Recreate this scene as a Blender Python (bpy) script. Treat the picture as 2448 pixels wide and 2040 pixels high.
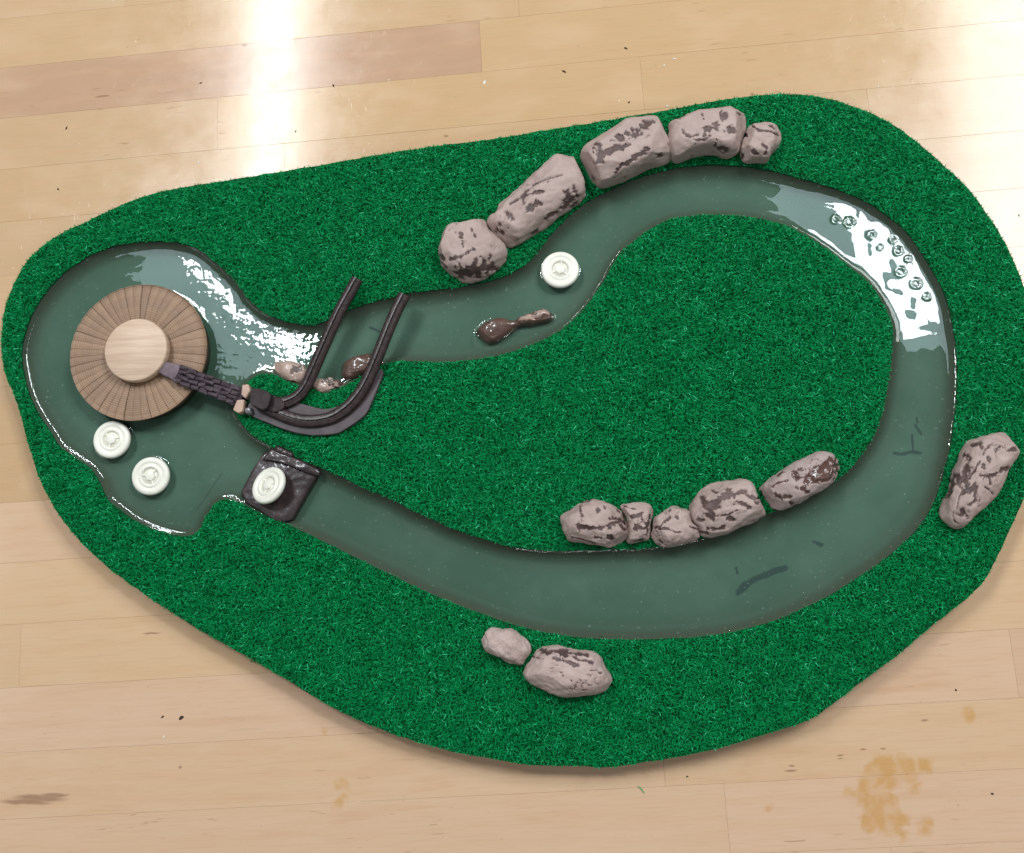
import bpy, math, random
import numpy as np
from mathutils import Vector, Matrix
from mathutils.geometry import tessellate_polygon

for o in list(bpy.data.objects):
    bpy.data.objects.remove(o, do_unlink=True)
scene = bpy.context.scene
COL = scene.collection
rng = np.random.default_rng(7)
random.seed(7)

# ------------------------------------------------------------------ camera
D = 0.631                       # metres from lens to the middle of the picture on the table
FPX, CX, CY = 2450.0, 1224.0, 1020.0
TILT, LEAN = math.radians(11.25), math.radians(4.52)
RY = np.array([[math.cos(LEAN), 0, math.sin(LEAN)], [0, 1, 0], [-math.sin(LEAN), 0, math.cos(LEAN)]])
RX = np.array([[1, 0, 0], [0, math.cos(TILT), -math.sin(TILT)], [0, math.sin(TILT), math.cos(TILT)]])
ROT = RY @ RX
CAM = -(ROT @ np.array([0, 0, -1.0])) * D
cd = bpy.data.cameras.new('camera')
cam = bpy.data.objects.new('camera', cd)
COL.objects.link(cam)
cd.sensor_width = 36.0
cd.lens = 36.0 * FPX / 2448.0
cd.clip_start = 0.01
cd.clip_end = 50
M3 = Matrix([list(r) for r in ROT])
cam.matrix_world = Matrix.Translation(Vector(CAM)) @ M3.to_4x4()
scene.camera = cam

# ------------------------------------------------------------------ room light
world = bpy.data.worlds.new('World')
scene.world = world
world.use_nodes = True
bg = world.node_tree.nodes['Background']
bg.inputs[0].default_value = (0.93, 0.97, 1.0, 1)
bg.inputs[1].default_value = 0.31

def ceiling_lamp(name, x, y, z, w, l, power, color=(0.95, 0.98, 1.0), rot=0.0):
    ld = bpy.data.lights.new(name, 'AREA')
    ld.shape = 'RECTANGLE'
    ld.size, ld.size_y = w, l
    ld.energy = power
    ld.color = color
    lo = bpy.data.objects.new(name, ld)
    COL.objects.link(lo)
    lo.location = (x, y, z)
    lo.rotation_euler = (0, 0, math.radians(rot))
    return lo
# fluorescent ceiling fixtures: a bright tube inside a paler, wider diffuser
ceiling_lamp('ceiling_tube', -0.82, 1.47, 1.94, 0.070, 1.05, 20)
ceiling_lamp('ceiling_diffuser', -0.83, 1.47, 1.95, 0.30, 1.15, 10)
ceiling_lamp('ceiling_tube', -0.86, 0.77, 1.94, 0.12, 0.52, 23, rot=48)
ceiling_lamp('ceiling_diffuser', -0.91, 0.73, 1.95, 0.26, 0.55, 6, (0.72, 0.9, 1.0), rot=48)
ceiling_lamp('ceiling_tube', 0.81, 0.82, 1.94, 0.12, 0.44, 16, rot=27)
ceiling_lamp('ceiling_diffuser', 0.79, 0.82, 1.95, 0.34, 0.54, 9, (0.72, 0.9, 1.0), rot=27)
ceiling_lamp('ceiling_diffuser', 1.24, 1.20, 1.95, 0.46, 1.25, 56)
# fixtures behind the photographer
ceiling_lamp('ceiling_tube', 0.15, -1.55, 1.94, 0.10, 1.30, 12, rot=90)
ceiling_lamp('ceiling_diffuser', -1.75, -0.55, 1.95, 0.34, 1.50, 8)

scene.view_settings.view_transform = 'Standard'
scene.view_settings.look = 'None'
scene.view_settings.exposure = -0.62
scene.view_settings.gamma = 1.0

# ------------------------------------------------------------------ helpers
def unproj(px, py, z):
    """photo pixel -> point of the place at height z"""
    px = np.asarray(px, float); py = np.asarray(py, float)
    d = np.stack([(px - CX) / FPX, (CY - py) / FPX, -np.ones_like(px)], -1) @ ROT.T
    t = (z - CAM[2]) / d[..., 2]
    return CAM + d * t[..., None]

def topx(P):
    q = (P - CAM) @ ROT
    return np.stack([CX + FPX * q[:, 0] / -q[:, 2], CY - FPX * q[:, 1] / -q[:, 2]], -1)

CROPS = {'F': (0, 0, 2448 / 2100), '1': (0, 520, 620 / 2087), '2': (360, 620, 640 / 2100), '3': (120, 960, 740 / 2100),
         '4': (1000, 220, 920 / 2100), '5': (1040, 560, 500 / 2100), '6': (1740, 400, 708 / 2065),
         '7': (1280, 1020, 780 / 2100), '8': (2080, 980, 368 / 1533), '9': (1100, 1440, 460 / 2100), 'S': (0, 0, 1.0)}
def px(c, pts):
    ox, oy, k = CROPS[c]
    return np.array([(ox + k * a, oy + k * b) for a, b in pts], float)
def world_pts(c, pts, z):
    p = px(c, pts)
    return unproj(p[:, 0], p[:, 1], z)

def resample(P, n, closed=True):
    P = np.asarray(P, float)
    Q = np.vstack([P, P[:1]]) if closed else P
    s = np.r_[0, np.cumsum(np.linalg.norm(np.diff(Q, axis=0), axis=1))]
    t = np.linspace(0, s[-1], n + 1)[:-1] if closed else np.linspace(0, s[-1], n)
    return np.stack([np.interp(t, s, Q[:, k]) for k in range(Q.shape[1])], -1)

def chaikin(P, it=2, closed=True):
    P = np.asarray(P, float)
    for _ in range(it):
        if closed:
            N = np.roll(P, -1, 0)
            P = np.stack([.75 * P + .25 * N, .25 * P + .75 * N], 1).reshape(-1, P.shape[1])
        else:
            A, B = P[:-1], P[1:]
            M = np.stack([.75 * A + .25 * B, .25 * A + .75 * B], 1).reshape(-1, P.shape[1])
            P = np.vstack([P[:1], M, P[-1:]])
    return P

def inside(P, poly):
    x, y = P[:, 0], P[:, 1]
    r = np.zeros(len(P), bool)
    a = poly; b = np.roll(poly, -1, 0)
    for (x0, y0), (x1, y1) in zip(a[:, :2], b[:, :2]):
        if y0 == y1: continue
        c = (y0 > y) != (y1 > y)
        r ^= c & (x < (x1 - x0) * (y - y0) / (y1 - y0) + x0)
    return r

def dist_line(P, L, closed=True):
    P = P[:, :2]; L = np.asarray(L)[:, :2]
    a = L if closed else L[:-1]
    b = np.roll(L, -1, 0) if closed else L[1:]
    best = np.full(len(P), 1e9)
    for p0, p1 in zip(a, b):
        v = p1 - p0; l2 = v @ v + 1e-18
        t = np.clip(((P - p0) @ v) / l2, 0, 1)
        q = P - p0 - t[:, None] * v
        np.minimum(best, (q * q).sum(1), out=best)
    return np.sqrt(best)

_perm = rng.permutation(4096)
_grad = rng.normal(size=(4096, 3)); _grad /= np.linalg.norm(_grad, axis=1)[:, None]
def noise(P):
    P = np.asarray(P, float)
    i = np.floor(P).astype(int); f = P - i
    u = f * f * f * (f * (f * 6 - 15) + 10)
    r = 0
    for dx in (0, 1):
        for dy in (0, 1):
            for dz in (0, 1):
                h = _perm[(_perm[(_perm[(i[:, 0] + dx) & 4095] + i[:, 1] + dy) & 4095] + i[:, 2] + dz) & 4095]
                w = (u[:, 0] if dx else 1 - u[:, 0]) * (u[:, 1] if dy else 1 - u[:, 1]) * (u[:, 2] if dz else 1 - u[:, 2])
                r = r + w * ((f - (dx, dy, dz)) * _grad[h]).sum(1)
    return r
def fbm(P, o=4):
    r = 0; a = 1.0
    for k in range(o):
        r = r + a * noise(P * 2 ** k + 17.3 * k); a *= .5
    return r
def sstep(a, b, x):
    t = np.clip((x - a) / (b - a), 0, 1)
    return t * t * (3 - 2 * t)

def mesh_np(name, V, F, smooth=True, attrs=None):
    """V (n,3); F list of arrays of shape (m,k)"""
    me = bpy.data.meshes.new(name)
    if not isinstance(F, (list, tuple)): F = [F]
    F = [np.asarray(f, np.int32) for f in F if len(f)]
    me.vertices.add(len(V)); me.vertices.foreach_set('co', np.asarray(V, np.float32).ravel())
    nl = sum(f.size for f in F)
    me.loops.add(nl); me.loops.foreach_set('vertex_index', np.concatenate([f.ravel() for f in F]))
    tot = np.concatenate([np.full(len(f), f.shape[1], np.int32) for f in F])
    st = np.r_[0, np.cumsum(tot)[:-1]].astype(np.int32)
    me.polygons.add(len(tot)); me.polygons.foreach_set('loop_start', st); me.polygons.foreach_set('loop_total', tot)
    me.polygons.foreach_set('use_smooth', np.full(len(tot), smooth, bool))
    for k, v in (attrs or {}).items():
        a = me.attributes.new(k, 'FLOAT', 'POINT'); a.data.foreach_set('value', np.asarray(v, np.float32))
    me.update(calc_edges=True); me.validate()
    return me

def link(name, me, mat=None, parent=None, loc=None, rot=None):
    o = bpy.data.objects.new(name, me)
    COL.objects.link(o)
    if mat is not None and me is not None and not me.materials: me.materials.append(mat)
    if parent is not None: o.parent = parent
    if loc is not None: o.location = loc
    if rot is not None: o.rotation_euler = rot
    return o
def tag(o, label, cat, group=None):
    o['label'] = label; o['category'] = cat
    if group: o['group'] = group
    return o
def empty(name, loc=(0, 0, 0)):
    o = bpy.data.objects.new(name, None); COL.objects.link(o); o.location = loc
    o.empty_display_size = .01
    return o

def grid_faces(nu, nv, wrap_u=False, wrap_v=False, off=0):
    u = np.arange(nu if wrap_u else nu - 1); v = np.arange(nv if wrap_v else nv - 1)
    U, Vv = np.meshgrid(u, v, indexing='ij'); U = U.ravel(); Vv = Vv.ravel()
    U1 = (U + 1) % nu; V1 = (Vv + 1) % nv
    return np.stack([U * nv + Vv, U1 * nv + Vv, U1 * nv + V1, U * nv + V1], -1) + off

def vnormals(V, F):
    n = np.zeros_like(V)
    for f in F:
        f = np.asarray(f)
        a = V[f[:, 1]] - V[f[:, 0]]; b = V[f[:, -1]] - V[f[:, 0]]
        c = np.cross(a, b)
        for k in range(f.shape[1]): np.add.at(n, f[:, k], c)
    return n / (np.linalg.norm(n, axis=1)[:, None] + 1e-20)

def prism(name, poly, z0, z1, bevel=0.0, smooth=False):
    """solid from a closed outline (world xy), top edge rounded by bevel"""
    poly = np.asarray(poly)[:, :2]
    area = 0.5 * np.sum(poly[:, 0] * np.roll(poly[:, 1], -1) - np.roll(poly[:, 0], -1) * poly[:, 1])
    if area < 0: poly = poly[::-1]
    n = len(poly)
    e = np.roll(poly, -1, 0) - np.roll(poly, 1, 0)
    e /= np.linalg.norm(e, axis=1)[:, None] + 1e-12
    inn = np.stack([-e[:, 1], e[:, 0]], -1)
    levels = [(0, z0)]
    if bevel > 0:
        for a in (0, 30, 60, 90):
            r = math.radians(a); levels.append((bevel * (1 - math.cos(r)), z1 - bevel + bevel * math.sin(r)))
    else: levels.append((0, z1))
    V = np.vstack([np.c_[poly + inn * d, np.full(n, z)] for d, z in levels])
    F4 = []
    for l in range(len(levels) - 1):
        i = np.arange(n); j = (i + 1) % n
        F4.append(np.stack([l * n + i, l * n + j, (l + 1) * n + j, (l + 1) * n + i], -1))
    top = (len(levels) - 1) * n
    T = np.array(tessellate_polygon([[Vector((p[0], p[1], 0)) for p in V[top:top + n]]]))
    a = V[T[:, 0] + top]; b = V[T[:, 1] + top]; c = V[T[:, 2] + top]
    flip = ((b - a)[:, 0] * (c - a)[:, 1] - (b - a)[:, 1] * (c - a)[:, 0]) < 0
    T[flip] = T[flip][:, ::-1]
    return mesh_np(name, V, [np.vstack(F4), T + top, T[:, ::-1]], smooth)

# ------------------------------------------------------------------ materials
def new_mat(name):
    m = bpy.data.materials.new(name); m.use_nodes = True
    nt = m.node_tree
    return m, nt, nt.nodes, nt.links, nt.nodes['Principled BSDF']
def N(nodes, t, **kw):
    n = nodes.new(t)
    for k, v in kw.items(): setattr(n, k, v)
    return n
def ramp(nodes, stops, interp='LINEAR'):
    r = nodes.new('ShaderNodeValToRGB'); r.color_ramp.interpolation = interp
    el = r.color_ramp.elements
    while len(el) < len(stops): el.new(.5)
    for e, (p, c) in zip(el, stops):
        e.position = p; e.color = (*c, 1) if len(c) == 3 else c
    return r
def mixc(nodes, links, fac, a, b, mode='MIX'):
    m = nodes.new('ShaderNodeMix'); m.data_type = 'RGBA'; m.blend_type = mode
    for s, v in ((m.inputs[0], fac), (m.inputs[6], a), (m.inputs[7], b)):
        if isinstance(v, bpy.types.NodeSocket): links.new(v, s)
        elif isinstance(v, (int, float)): s.default_value = v
        else: s.default_value = (*v, 1) if len(v) == 3 else v
    return m.outputs[2]
def math_n(nodes, links, op, a, b=None, c=None):
    m = nodes.new('ShaderNodeMath'); m.operation = op
    for s, v in zip(m.inputs, (a, b, c)):
        if v is None: continue
        if isinstance(v, bpy.types.NodeSocket): links.new(v, s)
        else: s.default_value = v
    return m.outputs[0]
def noise_n(nodes, links, vec, scale, detail=4, rough=.55, dist=0.0):
    n = nodes.new('ShaderNodeTexNoise'); n.inputs['Scale'].default_value = scale
    n.inputs['Detail'].default_value = detail; n.inputs['Roughness'].default_value = rough
    n.inputs['Distortion'].default_value = dist
    if vec is not None: links.new(vec, n.inputs['Vector'])
    return n.outputs['Fac']
def mapping(nodes, links, vec, scale=(1, 1, 1), loc=(0, 0, 0), rot=(0, 0, 0)):
    m = nodes.new('ShaderNodeMapping')
    m.inputs['Scale'].default_value = scale; m.inputs['Location'].default_value = loc; m.inputs['Rotation'].default_value = rot
    links.new(vec, m.inputs['Vector']); return m.outputs[0]
def bump(nodes, links, h, strength, dist, bsdf, prev=None):
    b = nodes.new('ShaderNodeBump'); b.inputs['Strength'].default_value = strength; b.inputs['Distance'].default_value = dist
    links.new(h, b.inputs['Height'])
    if prev is not None: links.new(prev, b.inputs['Normal'])
    if bsdf is not None: links.new(b.outputs[0], bsdf.inputs['Normal'])
    return b.outputs[0]

PLANK_ANGLE = math.radians(3.39)

def make_wood():
    m, nt, nd, lk, bs = new_mat('varnished_maple')
    geo = N(nd, 'ShaderNodeNewGeometry'); oi = N(nd, 'ShaderNodeObjectInfo')
    tone = N(nd, 'ShaderNodeAttribute', attribute_type='OBJECT', attribute_name='tone')
    tc = N(nd, 'ShaderNodeTexCoord')
    off = N(nd, 'ShaderNodeCombineXYZ')
    lk.new(math_n(nd, lk, 'MULTIPLY', oi.outputs['Random'], 37.0), off.inputs[0])
    lk.new(math_n(nd, lk, 'MULTIPLY', oi.outputs['Random'], 11.0), off.inputs[1])
    add = N(nd, 'ShaderNodeVectorMath', operation='ADD'); lk.new(tc.outputs['Object'], add.inputs[0]); lk.new(off.outputs[0], add.inputs[1])
    v = add.outputs[0]
    base = ramp(nd, [(0, (.515, .34, .178)), (.3, (.50, .335, .192)), (.5, (.585, .395, .235)), (.75, (.60, .405, .275)), (1, (.43, .265, .165))])
    lk.new(tone.outputs['Fac'], base.inputs[0])
    # broad cathedral figure
    wv = N(nd, 'ShaderNodeTexWave', wave_type='BANDS', bands_direction='Y')
    wv.inputs['Scale'].default_value = 26; wv.inputs['Distortion'].default_value = 9; wv.inputs['Detail'].default_value = 3
    wv.inputs['Detail Scale'].default_value = 1.2
    lk.new(mapping(nd, lk, v, (.22, 1, 1)), wv.inputs['Vector'])
    g1 = noise_n(nd, lk, mapping(nd, lk, v, (7, 60, 60)), 1.0, 5, .6, .8)
    g2 = noise_n(nd, lk, mapping(nd, lk, v, (40, 900, 900)), 1.0, 3, .6)
    blot = noise_n(nd, lk, mapping(nd, lk, v, (16, 34, 34)), 1.0, 3, .5, .4)
    c = mixc(nd, lk, math_n(nd, lk, 'MULTIPLY', ramp_out(nd, lk, wv.outputs['Fac'], .55, .95), .16), base.outputs[0], (.56, .33, .19))
    c = mixc(nd, lk, math_n(nd, lk, 'MULTIPLY', ramp_out(nd, lk, g1, .52, .72), .38), c, (.52, .30, .16))
    c = mixc(nd, lk, math_n(nd, lk, 'MULTIPLY', ramp_out(nd, lk, g2, .48, .75), .26), c, (.42, .24, .13))
    c = mixc(nd, lk, math_n(nd, lk, 'MULTIPLY', ramp_out(nd, lk, blot, .46, .70), .26), c, (.62, .44, .295))
    # short dark mineral streaks
    fl = noise_n(nd, lk, mapping(nd, lk, v, (60, 520, 520)), 1.0, 2, .5, .3)
    msk = noise_n(nd, lk, mapping(nd, lk, v, (9, 14, 14)), 1.0, 2, .5)
    f = math_n(nd, lk, 'MULTIPLY', ramp_out(nd, lk, fl, .66, .72), ramp_out(nd, lk, msk, .54, .62))
    c = mixc(nd, lk, math_n(nd, lk, 'MULTIPLY', f, .5), c, (.30, .16, .09))
    # orange spill stains with their own outline: list of (x, y, r)
    dn = N(nd, 'ShaderNodeTexNoise'); dn.inputs['Scale'].default_value = 75; dn.inputs['Detail'].default_value = 4
    lk.new(geo.outputs['Position'], dn.inputs['Vector'])
    dv = N(nd, 'ShaderNodeVectorMath', operation='SUBTRACT'); lk.new(dn.outputs['Color'], dv.inputs[0]); dv.inputs[1].default_value = (.5, .5, .5)
    dv2 = N(nd, 'ShaderNodeVectorMath', operation='SCALE'); lk.new(dv.outputs[0], dv2.inputs[0]); dv2.inputs['Scale'].default_value = .015
    pa = N(nd, 'ShaderNodeVectorMath', operation='ADD'); lk.new(geo.outputs['Position'], pa.inputs[0]); lk.new(dv2.outputs[0], pa.inputs[1])
    fld = None
    for sx, sy, r in STAINS:
        q = unproj(np.array([sx]), np.array([sy]), 0.0)[0]
        ds = N(nd, 'ShaderNodeVectorMath', operation='DISTANCE'); lk.new(pa.outputs[0], ds.inputs[0]); ds.inputs[1].default_value = (q[0], q[1], 0)
        s = math_n(nd, lk, 'SUBTRACT', r * .33e-3, ds.outputs['Value'])
        fld = s if fld is None else math_n(nd, lk, 'MAXIMUM', fld, s)
    sm = N(nd, 'ShaderNodeMapRange'); lk.new(fld, sm.inputs[0]); sm.inputs[1].default_value = -.0010; sm.inputs[2].default_value = .0020
    patch = noise_n(nd, lk, geo.outputs['Position'], 130, 3)
    sf = math_n(nd, lk, 'MULTIPLY', sm.outputs[0], math_n(nd, lk, 'ADD', .28, math_n(nd, lk, 'MULTIPLY', ramp_out(nd, lk, patch, .35, .6), .40)))
    c = mixc(nd, lk, sf, c, (.50, .255, .065))
    # dark knot streaks
    kf = None
    for sx, sy, lx, ly in KNOTS:
        q = unproj(np.array([sx]), np.array([sy]), 0.0)[0]
        s1 = N(nd, 'ShaderNodeVectorMath', operation='SUBTRACT'); lk.new(pa_small(nd, lk, geo.outputs['Position'], dv.outputs[0], .003), s1.inputs[0]); s1.inputs[1].default_value = (q[0], q[1], 0)
        mm = mapping(nd, lk, s1.outputs[0], (1 / (lx * .2576e-3), 1 / (ly * .2576e-3), 0), (0, 0, 0), (0, 0, 0))
        ln = N(nd, 'ShaderNodeVectorMath', operation='LENGTH'); lk.new(mm, ln.inputs[0])
        mr = N(nd, 'ShaderNodeMapRange'); lk.new(ln.outputs['Value'], mr.inputs[0]); mr.inputs[1].default_value = 1.05; mr.inputs[2].default_value = .55
        kf = mr.outputs[0] if kf is None else math_n(nd, lk, 'MAXIMUM', kf, mr.outputs[0])
    c = mixc(nd, lk, math_n(nd, lk, 'MULTIPLY', kf, .62), c, (.20, .105, .065))
    # grime
    gr = noise_n(nd, lk, geo.outputs['Position'], 420, 3, .6)
    grm = noise_n(nd, lk, geo.outputs['Position'], 22, 2)
    c = mixc(nd, lk, math_n(nd, lk, 'MULTIPLY', math_n(nd, lk, 'MULTIPLY', ramp_out(nd, lk, gr, .68, .74), ramp_out(nd, lk, grm, .5, .6)), .45), c, (.16, .10, .07))
    lk.new(c, bs.inputs['Base Color'])
    rr = noise_n(nd, lk, geo.outputs['Position'], 60, 4, .65)
    mr = N(nd, 'ShaderNodeMapRange'); lk.new(rr, mr.inputs[0]); mr.inputs[1].default_value = .3; mr.inputs[2].default_value = .7; mr.inputs[3].default_value = .12; mr.inputs[4].default_value = .19
    lk.new(mr.outputs[0], bs.inputs['Roughness'])
    bs.inputs['Specular IOR Level'].default_value = .42
    # scratches and worn varnish
    sc = noise_n(nd, lk, mapping(nd, lk, geo.outputs['Position'], (900, 130, 1), (0, 0, 0), (0, 0, .35)), 1.0, 2, .5, .4)
    h1 = ramp_out(nd, lk, sc, .66, .74)
    b1 = bump(nd, lk, h1, .22, -.00005, None)
    h2 = noise_n(nd, lk, geo.outputs['Position'], 55, 4, .6)
    b2 = bump(nd, lk, h2, .12, .0005, None, b1)
    bump(nd, lk, g2, .12, .0001, bs, b2)
    return m
def pa_small(nd, lk, pos, nv, k):
    s = N(nd, 'ShaderNodeVectorMath', operation='SCALE'); lk.new(nv, s.inputs[0]); s.inputs['Scale'].default_value = k
    a = N(nd, 'ShaderNodeVectorMath', operation='ADD'); lk.new(pos, a.inputs[0]); lk.new(s.outputs[0], a.inputs[1])
    return a.outputs[0]
def ramp_out(nd, lk, sock, a, b):
    mr = N(nd, 'ShaderNodeMapRange'); mr.interpolation_type = 'SMOOTHSTEP'
    lk.new(sock, mr.inputs[0]); mr.inputs[1].default_value = a; mr.inputs[2].default_value = b
    return mr.outputs[0]

STAINS = [(2110, 1850, 32), (2165, 1835, 22), (2080, 1885, 26), (2060, 1905, 16), (2030, 1902, 10), (2105, 1930, 34), (2085, 1955, 24),
          (2130, 1985, 20), (2150, 1960, 16), (2155, 2005, 12), (2153, 1865, 9), (2185, 1875, 10), (2205, 1990, 14), (2215, 1965, 10),
          (2320, 1710, 13), (2210, 1830, 12), (820, 1880, 12), (800, 1925, 11), (775, 1752, 6), (815, 1915, 8), (1840, 1935, 8)]
KNOTS = [(95, 1908, 70, 9), (60, 1918, 70, 7), (130, 1900, 40, 6), (246, 231, 24, 4), (362, 1515, 26, 3), (585, 108, 9, 5), (430, 1835, 5, 4),
         (1890, 1843, 17, 3.2), (1893, 1831, 8, 2.6), (2063, 1792, 9, 2.4), (2112, 1789, 7, 2.2), (2009, 1806, 9, 2.6), (2010, 1815, 7, 2),
         (2211, 1723, 9, 3), (1066, 325, 7, 4), (1800, 225, 5, 5), (2372, 1898, 4, 3)]
MAT_WOOD = make_wood()

def simple(name, col, rough, spec=.5, coat=0.0, bscale=None, bstr=.2, bdist=.0003, var=None, vscale=60):
    m, nt, nd, lk, bs = new_mat(name)
    geo = N(nd, 'ShaderNodeNewGeometry')
    if var is not None:
        f = noise_n(nd, lk, geo.outputs['Position'], vscale, 4, .6)
        lk.new(mixc(nd, lk, ramp_out(nd, lk, f, .35, .68), col, var), bs.inputs['Base Color'])
    else: bs.inputs['Base Color'].default_value = (*col, 1)
    bs.inputs['Roughness'].default_value = rough
    bs.inputs['Specular IOR Level'].default_value = spec
    bs.inputs['Coat Weight'].default_value = coat
    bs.inputs['Coat Roughness'].default_value = .08
    if bscale:
        bump(nd, lk, noise_n(nd, lk, geo.outputs['Position'], bscale, 4, .6), bstr, bdist, bs)
    return m

def make_grass():
    m, nt, nd, lk, bs = new_mat('artificial_grass')
    a = N(nd, 'ShaderNodeAttribute', attribute_name='tint')
    r = ramp(nd, [(0, (.0002, .125, .030)), (.45, (.0003, .232, .060)), (.82, (.0008, .300, .088)), (1, (.045, .52, .24))])
    lk.new(a.outputs['Fac'], r.inputs[0])
    lk.new(r.outputs[0], bs.inputs['Base Color'])
    bs.inputs['Roughness'].default_value = .45
    bs.inputs['Specular IOR Level'].default_value = .08
    return m
MAT_GRASS = make_grass()
MAT_BACK = simple('turf_backing', (.002, .045, .014), .85, .1, var=(.003, .07, .022), vscale=300)
MAT_BOARD = simple('foam_board_edge', (.05, .038, .032), .7, .3, var=(.09, .07, .055), vscale=200)

def make_channel():
    m, nt, nd, lk, bs = new_mat('painted_river_bed')
    geo = N(nd, 'ShaderNodeNewGeometry')
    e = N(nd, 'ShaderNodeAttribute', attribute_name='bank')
    n1 = noise_n(nd, lk, geo.outputs['Position'], 14, 4, .6)
    n2 = noise_n(nd, lk, geo.outputs['Position'], 260, 4, .6)
    c = mixc(nd, lk, ramp_out(nd, lk, n1, .35, .68), (.058, .112, .078), (.086, .150, .112))
    c = mixc(nd, lk, math_n(nd, lk, 'MULTIPLY', ramp_out(nd, lk, n2, .45, .75), .25), c, (.085, .12, .085))
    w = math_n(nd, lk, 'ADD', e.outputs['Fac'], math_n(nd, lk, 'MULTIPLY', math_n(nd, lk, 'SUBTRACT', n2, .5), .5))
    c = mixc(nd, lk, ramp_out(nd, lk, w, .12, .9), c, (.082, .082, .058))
    sh = N(nd, 'ShaderNodeAttribute', attribute_name='shore_paint_shade')  # wide olive edge paint, with the sloping bed's shade painted into it
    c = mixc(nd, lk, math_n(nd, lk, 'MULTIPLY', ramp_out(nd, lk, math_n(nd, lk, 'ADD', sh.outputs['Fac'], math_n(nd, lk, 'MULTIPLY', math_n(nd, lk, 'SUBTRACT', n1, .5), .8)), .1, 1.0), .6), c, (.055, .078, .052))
    sm = N(nd, 'ShaderNodeAttribute', attribute_name='smudge')
    c = mixc(nd, lk, math_n(nd, lk, 'MULTIPLY', sm.outputs['Fac'], .65), c, (.022, .032, .040))
    sp = noise_n(nd, lk, geo.outputs['Position'], 520, 1, .4)
    c = mixc(nd, lk, math_n(nd, lk, 'MULTIPLY', ramp_out(nd, lk, sp, .72, .77), .5), c, (.22, .30, .25))
    lk.new(c, bs.inputs['Base Color'])
    bs.inputs['Roughness'].default_value = .7
    bs.inputs['Specular IOR Level'].default_value = .15
    bump(nd, lk, n2, .25, .0004, bs)
    return m
MAT_BED = make_channel()

def make_water():
    m = bpy.data.materials.new('clear_water'); m.use_nodes = True
    nt = m.node_tree; nd = nt.nodes; lk = nt.links
    nd.remove(nd['Principled BSDF'])
    out = nd['Material Output']
    tr = N(nd, 'ShaderNodeBsdfTransparent'); tr.inputs[0].default_value = (.93, .97, .955, 1)
    gl = N(nd, 'ShaderNodeBsdfGlossy'); gl.inputs['Roughness'].default_value = .012
    fr = N(nd, 'ShaderNodeFresnel'); fr.inputs[0].default_value = 1.34
    mx = N(nd, 'ShaderNodeMixShader')
    lk.new(fr.outputs[0], mx.inputs[0]); lk.new(tr.outputs[0], mx.inputs[1]); lk.new(gl.outputs[0], mx.inputs[2])
    lk.new(mx.outputs[0], out.inputs['Surface'])
    return m
MAT_WATER = make_water()

def make_clay(name, skin, skin2, core, rough=.62, core_rough=.5, wet=0.0):
    m, nt, nd, lk, bs = new_mat(name)
    geo = N(nd, 'ShaderNodeNewGeometry')
    a = N(nd, 'ShaderNodeAttribute', attribute_name='chip')
    n1 = noise_n(nd, lk, geo.outputs['Position'], 110, 4, .6)
    n2 = noise_n(nd, lk, geo.outputs['Position'], 900, 3, .6)
    c = mixc(nd, lk, ramp_out(nd, lk, n1, .35, .68), skin, skin2)
    cc = mixc(nd, lk, ramp_out(nd, lk, n1, .3, .7), core, tuple(x * 1.7 for x in core))
    lk.new(mixc(nd, lk, a.outputs['Fac'], c, cc), bs.inputs['Base Color'])
    mr = N(nd, 'ShaderNodeMapRange'); lk.new(a.outputs['Fac'], mr.inputs[0]); mr.inputs[3].default_value = rough; mr.inputs[4].default_value = core_rough
    lk.new(mr.outputs[0], bs.inputs['Roughness'])
    bs.inputs['Specular IOR Level'].default_value = .4
    bs.inputs['Coat Weight'].default_value = wet; bs.inputs['Coat Roughness'].default_value = .06
    b = bump(nd, lk, n1, .3, .0007, None)
    bump(nd, lk, n2, .15, .0002, bs, b)
    return m
MAT_CLAY = make_clay('pinkish_clay', (.365, .265, .235), (.415, .31, .278), (.066, .040, .036))
MAT_CLAY_WARM = make_clay('pale_clay', (.41, .295, .262), (.46, .35, .318), (.070, .042, .040))
MAT_CLAY_GLOSS = make_clay('glazed_clay', (.345, .26, .24), (.40, .305, .28), (.070, .036, .030), core_rough=.16)
MAT_WETCLAY = make_clay('wet_brown_clay', (.085, .047, .036), (.12, .068, .052), (.24, .155, .125), rough=.3, core_rough=.4, wet=.6)
MAT_WETPALE = make_clay('wet_pale_clay', (.36, .25, .20), (.42, .30, .25), (.07, .05, .042), rough=.4, wet=.4)
MAT_DARKCLAY = make_clay('wet_dark_clay', (.022, .013, .014), (.042, .025, .026), (.012, .008, .009), rough=.38, wet=.25)
MAT_CLAY_PAD = simple('tan_clay', (.50, .34, .26), .6, .4, var=(.44, .30, .23), vscale=200, bscale=500)
MAT_TRACK = simple('dark_plum_plastic', (.024, .014, .014), .33, .4, var=(.045, .027, .027), vscale=350, bscale=700, bstr=.3, bdist=.0004)
MAT_BLOCK = simple('rough_plum_plastic', (.020, .012, .013), .6, .3, var=(.04, .025, .027), vscale=300, bscale=600, bstr=.5, bdist=.0005)
MAT_PLATE = simple('dusty_plum_plastic', (.078, .058, .064), .5, .4, var=(.052, .038, .042), vscale=120, bscale=500, bstr=.2)
MAT_BRICK = simple('plum_brick', (.044, .030, .037), .6, .35, var=(.080, .056, .066), vscale=260, bscale=900, bstr=.5, bdist=.0005)
MAT_MORTAR = simple('walkway_mortar', (.035, .024, .030), .75, .3, var=(.06, .042, .05), vscale=300, bscale=800, bstr=.4)
MAT_SMOOTHPLUM = simple('smooth_plum_clay', (.17, .12, .14), .6, .35, var=(.13, .09, .105), vscale=150)
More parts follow.
